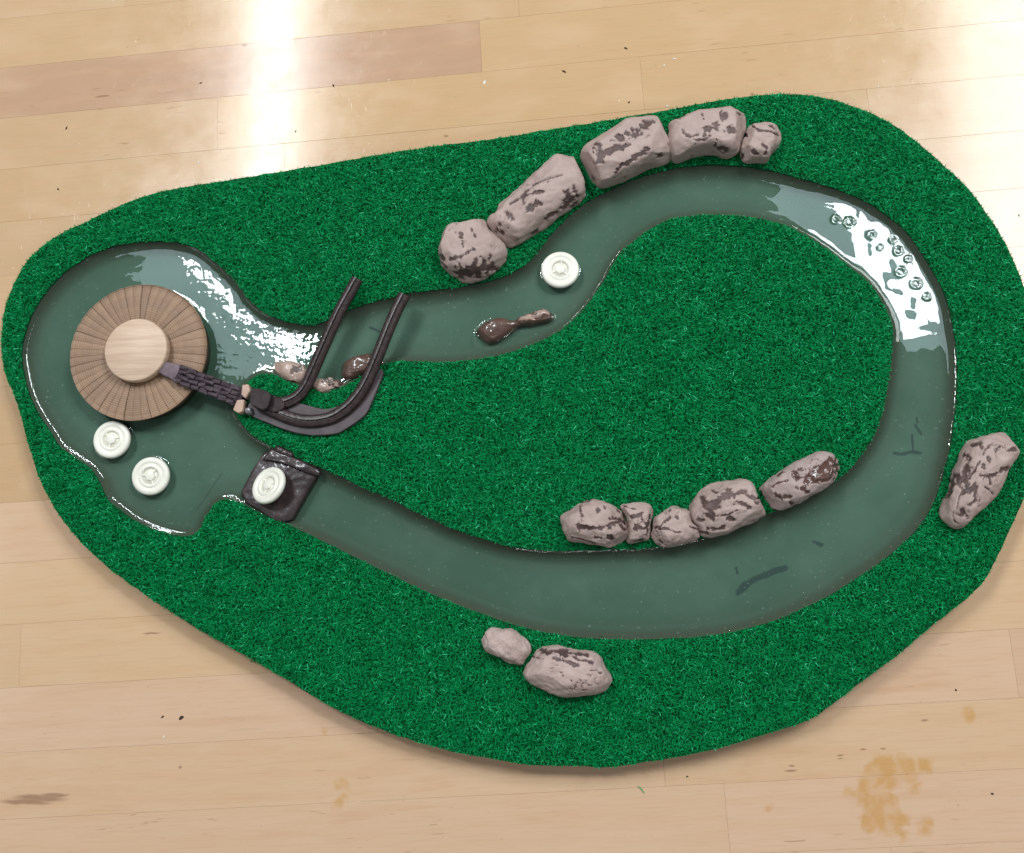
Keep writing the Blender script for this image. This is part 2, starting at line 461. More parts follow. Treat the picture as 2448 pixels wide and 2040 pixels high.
MAT_WHITE = simple('white_plastic', (.78, .76, .66), .36, .5, var=(.72, .70, .61), vscale=90)
MAT_DRUM = simple('wet_brown_drum', (.060, .036, .026), .35, .5, var=(.11, .07, .05), vscale=150)
MAT_CRUMB = simple('dark_crumb', (.05, .03, .025), .8, .2)
MAT_FLAKE = simple('white_flake', (.75, .76, .74), .5, .4)
MAT_GLUE = simple('clear_glue_lump', (.22, .22, .23), .2, .5, var=(.10, .085, .095), vscale=400)

def make_wood_disc(name, base, dark, scale=(60, 700, 60), rotz=0.0):
    m, nt, nd, lk, bs = new_mat(name)
    tc = N(nd, 'ShaderNodeTexCoord')
    v = mapping(nd, lk, tc.outputs['Object'], scale, (0, 0, 0), (0, 0, rotz))
    g = noise_n(nd, lk, v, 1.0, 5, .62, .3)
    v2 = mapping(nd, lk, tc.outputs['Object'], tuple(s * 3.5 for s in scale), (0, 0, 0), (0, 0, rotz))
    g2 = noise_n(nd, lk, v2, 1.0, 3, .6)
    c = mixc(nd, lk, ramp_out(nd, lk, g, .38, .66), base, dark)
    c = mixc(nd, lk, math_n(nd, lk, 'MULTIPLY', ramp_out(nd, lk, g2, .5, .75), .25), c, tuple(x * .6 for x in dark))
    lk.new(c, bs.inputs['Base Color']); bs.inputs['Roughness'].default_value = .5
    bump(nd, lk, g2, .2, .0001, bs)
    return m
MAT_CAP = make_wood_disc('pale_birch', (.62, .455, .335), (.51, .355, .25), (22, 420, 60), rotz=math.radians(17))

def make_pleat():
    m, nt, nd, lk, bs = new_mat('woven_straw')
    tc = N(nd, 'ShaderNodeTexCoord'); oi = N(nd, 'ShaderNodeObjectInfo')
    sx = N(nd, 'ShaderNodeSeparateXYZ'); lk.new(tc.outputs['Object'], sx.inputs[0])
    # rings of fine weave: radius in object space of the shared wedge
    ln = N(nd, 'ShaderNodeVectorMath', operation='LENGTH'); lk.new(tc.outputs['Object'], ln.inputs[0])
    s = math_n(nd, lk, 'SINE', math_n(nd, lk, 'MULTIPLY', ln.outputs['Value'], 2 * math.pi / .00125))
    n1 = noise_n(nd, lk, mapping(nd, lk, tc.outputs['Object'], (200, 900, 200)), 1.0, 3, .6)
    n0 = noise_n(nd, lk, tc.outputs['Object'], 140, 3, .6)
    off = math_n(nd, lk, 'ADD', n0, math_n(nd, lk, 'MULTIPLY', math_n(nd, lk, 'SUBTRACT', oi.outputs['Random'], .5), .35))
    c = mixc(nd, lk, ramp_out(nd, lk, off, .3, .7), (.31, .192, .118), (.245, .148, .092))
    c = mixc(nd, lk, math_n(nd, lk, 'MULTIPLY', ramp_out(nd, lk, s, .2, 1.0), .28), c, (.17, .105, .07))
    c = mixc(nd, lk, math_n(nd, lk, 'MULTIPLY', ramp_out(nd, lk, n1, .5, .8), .3), c, (.46, .33, .24))
    lk.new(c, bs.inputs['Base Color']); bs.inputs['Roughness'].default_value = .6
    bump(nd, lk, s, .35, .00015, bs)
    return m
MAT_PLEAT = make_pleat()

# ------------------------------------------------------------------ table top of glued maple strips
PW = 0.06018205 * D
PO = 0.38148537 * D
ca, sa = math.cos(PLANK_ANGLE), math.sin(PLANK_ANGLE)
def row_u(row, sx):
    """coordinate along the strips where photo column sx meets the middle of a row"""
    v = PO - (row + .5) * PW
    lo, hi = -1.2, 1.2
    for _ in range(40):
        u = .5 * (lo + hi)
        p = np.array([[u * ca - v * sa, u * sa + v * ca, 0]])
        if topx(p)[0, 0] < sx: lo = u
        else: hi = u
    return .5 * (lo + hi)
table = empty('table_top'); table['kind'] = 'structure'
table['label'] = 'varnished maple butcher block table top under the model'
JOINTS = {-3: [300, 1700], -2: [1238, 2600], -1: [-300, 1149], 0: [520, 1535], 1: [-200, 680, 2080], 2: [-350, 900], 3: [2500], 4: [-90, 1500],
          5: [800], 6: [1700], 7: [600], 8: [-60, 1300], 9: [48, 1500], 10: [900, 2424], 11: [-500, 1584, 2800], 12: [-700, 1738], 13: [300, 2140], 14: [1000]}
TONES = {-1: [.15, .98, .06], -2: [.2, .1], -3: [.32, .2, .25], 0: [.28, .05, .08], 1: [.38, .22, .2, .36], 2: [.36, .3, .3], 3: [.38, .35], 4: [.4, .42, .4],
         8: [.55, .5, .5], 9: [.46, .5, .52], 10: [.72, .70, .80, .85], 11: [.5, .58, .55, .5], 12: [.7, .66, .72], 13: [.62, .7, .76]}
for row in range(-7, 19):
    vtop = PO - row * PW; vc = vtop - PW / 2
    us = [-.62] + [row_u(row, s) for s in JOINTS.get(row, [random.uniform(-200, 1000), random.uniform(1400, 2500)])] + [.68]
    us = sorted(u for u in us if -.62 <= u <= .68)
    for k in range(len(us) - 1):
        L = us[k + 1] - us[k]
        if L < .01: continue
        g = .00003; b = .00008
        hx, hy = L / 2 - g, PW / 2 - g
        levels = [(hx, hy, -.030), (hx, hy, -b), (hx - b * .35, hy - b * .35, -b * .35), (hx - b, hy - b, 0)]
        V = []
        for x, y, z in levels: V += [(-x, -y, z), (x, -y, z), (x, y, z), (-x, y, z)]
        F = []
        for l in range(3):
            for i in range(4): F.append((l * 4 + i, l * 4 + (i + 1) % 4, l * 4 + 4 + (i + 1) % 4, l * 4 + 4 + i))
        F += [(12, 13, 14, 15), (3, 2, 1, 0)]
        me = mesh_np('plank', np.array(V), np.array(F), False)
        uc = .5 * (us[k] + us[k + 1])
        dz = random.uniform(-.00003, .00003)
        o = link('plank', me, MAT_WOOD, table, (uc * ca - vc * sa, uc * sa + vc * ca, dz), (0, 0, PLANK_ANGLE))
        t = TONES.get(row)
        o['tone'] = float(t[k % len(t)]) if t else random.uniform(.1, .7)

# ------------------------------------------------------------------ outlines of the model, traced from the photograph
ZT = .0145       # top of the turf backing
ZG = .0185       # about the tips of the grass
OUTER = px('F', [(3, 700), (6, 640), (25, 590), (50, 540), (80, 510), (130, 475), (190, 450), (250, 418), (330, 392), (420, 377), (520, 362), (620, 345), (720, 328),
    (820, 310), (920, 296), (1000, 288), (1090, 272), (1180, 258), (1270, 243), (1360, 228), (1440, 212), (1500, 203), (1560, 195), (1620, 192), (1690, 199),
    (1750, 218), (1820, 247), (1880, 290), (1930, 335), (1985, 385), (2030, 445), (2065, 505), (2095, 570), (2112, 640), (2122, 720), (2127, 800), (2122, 900),
    (2114, 970), (2100, 1026), (2079, 1067), (2052, 1129), (2022, 1191), (1968, 1241), (1899, 1293), (1854, 1335), (1816, 1362), (1764, 1401), (1719, 1435),
    (1684, 1463), (1657, 1479), (1597, 1498), (1529, 1518), (1459, 1539), (1373, 1556), (1310, 1565), (1240, 1576), (1180, 1570), (1120, 1572), (1054, 1565),
    (929, 1543), (819, 1511), (765, 1490), (705, 1464), (642, 1428), (581, 1390), (488, 1336), (430, 1305), (372, 1270), (290, 1215), (201, 1150), (131, 1072),
    (105, 1030), (82, 985), (60, 920), (45, 860), (30, 810), (10, 770), (4, 735)])
RIVER = np.vstack([px('1', [(170, 1100), (190, 950), (290, 700), (480, 470), (720, 300), (960, 215), (1200, 190), (1450, 200), (1620, 260), (1800, 420), (1900, 510)]),
    px('2', [(780, 340), (900, 430), (1020, 480), (1180, 515), (1290, 518), (1380, 480), (1500, 420), (1700, 345), (1930, 290)]),
    px('F', [(840, 600), (900, 594), (960, 586), (1000, 578), (1040, 565), (1080, 545), (1105, 512), (1135, 475), (1172, 438), (1210, 410), (1260, 385), (1320, 360),
    (1380, 345), (1450, 337), (1520, 340), (1580, 350), (1640, 365), (1700, 382), (1760, 405), (1810, 435), (1850, 465), (1882, 505), (1910, 550), (1932, 590),
    (1947, 630), (1958, 690), (1964, 750), (1962, 820), (1954, 890), (1942, 950), (1928, 1000), (1905, 1055), (1875, 1093), (1840, 1126), (1800, 1158),
    (1760, 1185), (1700, 1222), (1640, 1252), (1580, 1277), (1500, 1298), (1420, 1308), (1340, 1311), (1260, 1312), (1180, 1307), (1120, 1298), (1060, 1283),
    (1000, 1263), (940, 1242), (880, 1217), (820, 1188), (760, 1158), (700, 1128), (640, 1100), (595, 1078), (571, 1070), (530, 1050), (493, 1030)]),
    px('3', [(1160, 652), (1060, 755), (1020, 880), (940, 920), (800, 900), (600, 830), (450, 720), (380, 660), (300, 470), (200, 400), (60, 310), (0, 200)]),
    px('1', [(330, 1620), (240, 1450), (190, 1250)])])
ISLAND = np.vstack([px('3', [(1240, 60), (1330, 200), (1480, 300), (1700, 390), (1850, 460), (2000, 520), (2100, 580)]),
    px('F', [(800, 1022), (860, 1055), (920, 1080), (980, 1103), (1040, 1120), (1100, 1129), (1160, 1130), (1240, 1127), (1320, 1126), (1400, 1116), (1480, 1093),
    (1560, 1060), (1640, 1028), (1700, 998), (1740, 968), (1770, 930), (1800, 880), (1815, 830), (1822, 780), (1830, 720), (1832, 670), (1815, 630), (1790, 590),
    (1760, 560), (1720, 530), (1680, 500), (1640, 475), (1590, 455), (1540, 445), (1480, 440), (1420, 442), (1370, 450), (1330, 470), (1300, 495), (1272, 518),
    (1255, 545), (1240, 575), (1215, 610), (1190, 645), (1165, 668), (1130, 690), (1080, 712), (1030, 728), (980, 738), (920, 743), (860, 742), (810, 740),
    (770, 752), (730, 780), (690, 800), (640, 800), (595, 785), (560, 766), (525, 767), (500, 795), (480, 825)])])
def outl(P, z, n):
    W = unproj(P[:, 0], P[:, 1], z)
    return resample(chaikin(W[:, :2], 2), n)
outer = outl(OUTER, ZT, 520)
river = outl(RIVER, ZT, 640)
island = outl(ISLAND, ZT, 420)
# the cut edge of the mat is a little ragged
def ragged(P, amp, sc):
    e = np.roll(P, -1, 0) - np.roll(P, 1, 0); e /= np.linalg.norm(e, axis=1)[:, None]
    nrm = np.stack([-e[:, 1], e[:, 0]], -1)
    return P + nrm * (amp * fbm(np.c_[P * sc, np.zeros(len(P))], 3))[:, None]
outer = ragged(outer, .0007, 110)
river = ragged(river, .0006, 70)
island = ragged(island, .0006, 70)

# ------------------------------------------------------------------ the model's board: foam base, turf, river bed
board = empty('river_model', (0, 0, 0))
tag(board, 'kidney shaped artificial turf board with a winding green river channel', 'model')

def ring_top(name, loops, z, z_low, sides):
    """flat sheet with holes plus side walls"""
    tri = np.array(tessellate_polygon([[Vector((p[0], p[1], 0)) for p in l] for l in loops]))
    P = np.vstack(loops); n = len(P)
    a, b, c = P[tri[:, 0]], P[tri[:, 1]], P[tri[:, 2]]
    fl = ((b - a)[:, 0] * (c - a)[:, 1] - (b - a)[:, 1] * (c - a)[:, 0]) < 0
    tri[fl] = tri[fl][:, ::-1]
    V = np.vstack([np.c_[P, np.full(n, z)], np.c_[P, np.full(n, z_low)]])
    F = []
    s = 0
    for l in loops:
        m = len(l); i = s + np.arange(m); j = s + (np.arange(m) + 1) % m
        F.append(np.stack([i, j, j + n, i + n], -1)); s += m
    return mesh_np(name, V, [np.vstack(F), tri, tri[:, ::-1] + n], False)
link('foam_base', ring_top('foam_base', [outer], .0030, .0002, True), MAT_BOARD, board)
link('foam_base', ring_top('foam_base', [outer, river], ZT - .003, .0031, True), MAT_BOARD, board)
link('foam_base', ring_top('foam_base', [island], ZT - .003, .0031, True), MAT_BOARD, board)
link('turf_backing', ring_top('turf_backing', [outer, river], ZT, ZT - .0029, True), MAT_BACK, board)
link('turf_backing', ring_top('turf_backing', [island], ZT, ZT - .0029, True), MAT_BACK, board)

# river bed and water share one fine grid
STEP = .0006
def river_grid(margin):
    lo, hi = river.min(0) - .002, river.max(0) + .002
    gx = np.arange(lo[0], hi[0], STEP); gy = np.arange(lo[1], hi[1], STEP)
    X, Y = np.meshgrid(gx, gy, indexing='ij'); P = np.stack([X.ravel(), Y.ravel()], -1)
    wet = inside(P, river) & ~inside(P, island)
    G2 = wet.reshape(len(gx), len(gy)); near = G2.copy()
    for _ in range(4):
        near[1:] |= near[:-1].copy(); near[:-1] |= near[1:].copy(); near[:, 1:] |= near[:, :-1].copy(); near[:, :-1] |= near[:, 1:].copy()
    near = near.ravel()
    d = np.full(len(P), 1.0)
    d[near] = np.minimum(dist_line(P[near], river[::2]), dist_line(P[near], island[::2]))
    sd = np.where(wet, d, -d)
    keep = sd > -margin
    nx, ny = len(gx), len(gy)
    q = grid_faces(nx, ny)
    q = q[keep[q].all(1)]
    used = np.unique(q); remap = -np.ones(nx * ny, int); remap[used] = np.arange(len(used))
    return P[used], sd[used], remap[q]
GP, GD, GQ = river_grid(.0012)
rise = np.clip(1 - GD / .008, 0, 1) ** 1.7
bz = .0080 + rise * .0055 + .0003 * fbm(np.c_[GP * 60, np.zeros(len(GP))], 3)
bz = np.minimum(bz, ZT - .0003)
SMUDGE = [('8', [(240, 430), (330, 440), (400, 420), (500, 430)], 17), ('8', [(420, 250), (430, 400)], 12), ('8', [(450, 150), (510, 240)], 14), ('8', [(465, 80), (475, 130)], 10),
          ('F', [(1515, 1215), (1525, 1200), (1545, 1190), (1580, 1175), (1610, 1165)], 7), ('F', [(1520, 1210), (1530, 1198)], 9), ('F', [(1677, 1115), (1683, 1118)], 5),
          ('3', [(990, 740), (1060, 640), (1160, 490)], 3), ('F', [(1510, 1165), (1512, 1175)], 3), ('7', [(1790, 740), (1850, 760)], 9), ('F', [(760, 672), (800, 690)], 3),
          ('F', [(760, 990), (765, 993)], 2)]
smud = np.zeros(len(GP))
gw = np.c_[GP, np.full(len(GP), .0082)]
gpx = topx(gw)
jit = fbm(np.c_[GP * 300, np.zeros(len(GP))], 3)
for c, l, w in SMUDGE:
    k = CROPS[c][2]
    dd = dist_line(gpx, px(c, l), False) / (w * k)
    smud = np.maximum(smud, 1 - sstep(.7, 1.1, dd + .5 * jit))
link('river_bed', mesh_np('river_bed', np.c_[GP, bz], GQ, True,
     {'bank': np.clip(1 - GD / .0075, 0, 1), 'smudge': smud, 'shore_paint_shade': np.clip(1 - GD / .020, 0, 1)}), MAT_BED, board)

# ------------------------------------------------------------------ things standing in the water (needed for its surface)
ZW = .0124
B_POS = [(271.5, 1053), (364, 1139.5), (1339.3, 648.6)]
disc_c = unproj(np.array([330.0]), np.array([841.0]), .0215)[0]
DISC_R = .0437

# ------------------------------------------------------------------ water surface: meniscus at the banks and round what stands in it, ripples
obst = np.full(len(GP), 1e9)
for bx, by in B_POS:
    q = unproj(np.array([bx]), np.array([by]), ZW)[0]
    obst = np.minimum(obst, np.abs(np.linalg.norm(GP - q[:2], axis=1) - .0112))
obst = np.minimum(obst, np.abs(np.linalg.norm(GP - disc_c[:2], axis=1) - DISC_R * .955))
SLAB = [(1300, 640), (1350, 560), (1390, 490), (1420, 400), (1510, 330), (1620, 370), (1720, 415), (1820, 460), (1830, 500), (1760, 620), (1715, 700), (1670, 780), (1640, 830), (1560, 820), (1430, 740), (1310, 670)]
LOG_A = [(415, 990), (440, 940), (500, 890), (580, 850), (660, 840), (730, 850), (790, 865), (850, 875), (870, 905), (810, 950), (760, 1000), (700, 1050), (620, 1090), (540, 1100), (470, 1085), (430, 1050)]
LOG_B = [(800, 870), (880, 840), (980, 790), (1050, 765), (1110, 755), (1160, 785), (1192, 820), (1190, 860), (1120, 890), (1030, 910), (950, 925), (870, 935), (810, 920)]
for c, l in (('3', SLAB), ('5', LOG_A), ('5', LOG_B)):
    obst = np.minimum(obst, dist_line(GP, world_pts(c, l, ZW)[:, :2]))
P3 = np.c_[GP, np.zeros(len(GP))]
wz = ZW + .0011 * np.exp(-np.clip(GD, 0, 1) / .0016) + .00055 * np.exp(-obst / .0010)
wz += .000050 * noise(P3 * 62 + 3) + .000012 * noise(P3 * 160 + 9)
# livelier, breathed-on surface in the left pond where a pump stirs it
pond_c = unproj(np.array([640.0]), np.array([735.0]), ZW)[0][:2]
live = np.exp(-(np.linalg.norm(GP - pond_c, axis=1) / .055) ** 2)
wz += live * (.00010 * noise(P3 * 110 + 5) + .00005 * noise(P3 * 260 + 1) + .00005 * noise(P3 * 480 + 8))
bend_c = unproj(np.array([2090.0]), np.array([600.0]), ZW)[0][:2]
live2 = np.exp(-(np.linalg.norm(GP - bend_c, axis=1) / .06) ** 2)
wz += live2 * (.00026 * noise(P3 * 55 + 21) + .00006 * noise(P3 * 150 + 2))
for x, y, r in [(845, 385, 46), (1000, 472, 34), (1150, 508, 26), (1187, 585, 38), (1203, 730, 46), (1310, 812, 44), (750, 365, 36), (1255, 640, 24), (1385, 905, 26), (1060, 560, 18)]:
    p = px('6', [(x, y)])[0]; q = unproj(p[:1], p[1:], ZW)[0]; rr = r * CROPS['6'][2] * .2576e-3
    dd = np.linalg.norm(GP - q[:2], axis=1) / rr
    wz += .00012 * np.exp(-((dd - .7) * rr / .0009) ** 2)
water = link('water', mesh_np('water', np.c_[GP, wz], GQ, True), MAT_WATER)
water['kind'] = 'structure'; water['label'] = 'clear shallow water filling the green river channel'

def dome_mesh(name, n=20, m=7, squash=.55):
    V = []
    for i in range(m):
        t = i / (m - 1) * math.pi / 2
        for k in range(n):
            a = 2 * math.pi * k / n
            V.append((math.cos(t) * math.cos(a), math.cos(t) * math.sin(a), math.sin(t) * squash))
    return mesh_np(name, np.array(V), grid_faces(m, n, False, True)[:, ::-1], True)
# a scatter of pin-head bubbles and droplets, joined
Vs, Fs = [], []
dv = np.array([v.co[:] for v in dome_mesh('tmp', 8, 4, .6).vertices]); dq = grid_faces(4, 8, False, True)[:, ::-1]
cnt = 0
spots = [(q, rng.uniform(.0003, .0009)) for q in pond_c + rng.normal(size=(110, 2)) * (.022, .020)]
ii = rng.choice(np.where(GD > .0015)[0], 170, False)
spots += [(GP[i] + 0, rng.uniform(.0002, .0005)) for i in ii]
ib = rng.choice(np.where((GD > .0002) & (GD < .0020))[0], 120, False)
spots += [(GP[i] + 0, rng.uniform(.0003, .0008)) for i in ib]
cent = np.array([s[0] for s in spots])
ok = inside(cent, river) & ~inside(cent, island) & (np.linalg.norm(cent - disc_c[:2], axis=1) > DISC_R)
for (q, r), k in zip(spots, ok):
    if not k: continue
    Vs.append(dv * r + (q[0], q[1], ZW + .0001)); Fs.append(dq + cnt); cnt += len(dv)
o = link('small_bubbles', mesh_np('small_bubbles', np.vstack(Vs), np.vstack(Fs)), MAT_WATER, water); o['kind'] = 'stuff'

# ------------------------------------------------------------------ clay rocks
def rock_mesh(name, crop, outline, z0, H, p=3.2, q=1.9, seed=0, chips=(), lump=.10, facets=7, cracks=.0, chip_depth=.0008, NA=150, NR=46, off=.4):
    r_ = np.random.default_rng(seed + 100)
    B = world_pts(crop, outline, z0 + off * H)[:, :2]
    B = resample(chaikin(B, 2), NA)
    if 0.5 * np.sum(B[:, 0] * np.roll(B[:, 1], -1) - np.roll(B[:, 0], -1) * B[:, 1]) < 0: B = B[::-1]
    C = B.mean(0)
    B = C + (B - C) * 1.045
    size = np.linalg.norm(B - C, axis=1).mean()
    # rings from the crown (s=0) to the widest line (s=1), then tucked in underneath
    th = np.linspace(0, 1, NR)
    s = np.sin(th * math.pi / 2) ** .8
    hz = np.clip(1 - s ** p, 0, 1) ** (1 / q)
    s = np.r_[s, .985, .95, .90]; hz = np.r_[hz, -.12, -.22, -.28]
    zw = z0 + H * .22
    V = np.concatenate([np.c_[C + (B - C) * max(ss, .004), np.full(NA, zw + (H * .78) * max(h, 0) + min(h, 0) * H)] for ss, h in zip(s, hz)])
    ctr = np.array([C[0], C[1], z0 + H * .4])
    # flattened facets, like thumbed and cut clay
    R = V - ctr
    for k in range(facets):
        n = r_.normal(size=3); n[2] = abs(n[2]) * .8 + .05; n /= np.linalg.norm(n)
        ext = (R @ n).max(); cut = ext * r_.uniform(.80, .94)
        over = np.clip(R @ n - cut, 0, None)
        R = R - (over * .88)[:, None] * n
    V = R + ctr
    nr = len(s)
    F = [grid_faces(nr, NA, False, True)]
    nn = vnormals(V, F)
    low = fbm(V / size * 1.3 + seed * 3.7, 3) + .38 * np.abs(fbm(V / size * 3.4 + seed * 1.9, 3))
    V = V + nn * (lump * size * low)[:, None]
    nn = vnormals(V, F)
    if nn[: NA * 5, 2].mean() < 0:
        F = [f[:, ::-1] for f in F]; nn = -nn
    fine = fbm(V * 260 + seed, 3)
    V = V + nn * (.00022 * fine)[:, None]
    # bring the outline back to the traced one after all the shaping
    pq = topx(V); tr_ = px(crop, outline)
    for _ in range(2):
        lo_, hi_ = pq.min(0), pq.max(0); tl, th_ = tr_.min(0), tr_.max(0)
        sc = (th_ - tl) / (hi_ - lo_)
        c0 = unproj(np.array([(lo_[0] + hi_[0]) / 2]), np.array([(lo_[1] + hi_[1]) / 2]), z0 + off * H)[0]
        c1 = unproj(np.array([(tl[0] + th_[0]) / 2]), np.array([(tl[1] + th_[1]) / 2]), z0 + off * H)[0]
        V[:, 0] = c1[0] + (V[:, 0] - c0[0]) * sc[0] * 1.012; V[:, 1] = c1[1] + (V[:, 1] - c0[1]) * sc[1] * 1.012
        pq = topx(V)
    C = B.mean(0)
    # chipped skin
    pp = topx(V); kk = CROPS[crop][2]
    j = fbm(V * 300 + seed * 1.3, 4)
    chip = np.zeros(len(V))
    for l, w in chips:
        dd = dist_line(pp, px(crop, l), False) / (w * kk)
        chip = np.maximum(chip, 1 - sstep(.85, 1.0, dd * .78 + 1.9 * j))
    if cracks > 0:
        a = np.abs(noise(V * 170 + seed * 5.1) + .35 * noise(V * 520 + seed)); bmask = noise(V * 80 + seed * 2.3)
        chip = np.maximum(chip, .8 * (1 - sstep(cracks * .5, cracks, a)) * sstep(.22, .3, bmask))
        blot = noise(V * 230 + seed * 9.1) * .7 + .3 * j
        chip = np.maximum(chip, sstep(.31, .35, blot) * sstep(-.05, .12, bmask))
    V = V - nn * (chip_depth * chip)[:, None]
    # close the crown and the underside
    caps = np.vstack([V[:NA].mean(0), V[-NA:].mean(0)])
    n0 = len(V); V = np.vstack([V, caps])
    i = np.arange(NA); jn = (i + 1) % NA
    up = F[0][0]
    T = np.vstack([np.stack([i, jn, np.full(NA, n0)], -1), np.stack([(nr - 1) * NA + jn, (nr - 1) * NA + i, np.full(NA, n0 + 1)], -1)])
    e1 = V[T[0, 1]] - V[T[0, 0]]; e2 = V[T[0, 2]] - V[T[0, 0]]
    if np.cross(e1, e2)[2] < 0: T = T[:, ::-1]
    chip = np.r_[chip, chip[:NA].mean(), 0]
    org = np.array([C[0], C[1], z0])
    return mesh_np(name, V - org, [F[0], T], True, {'chip': chip}), org

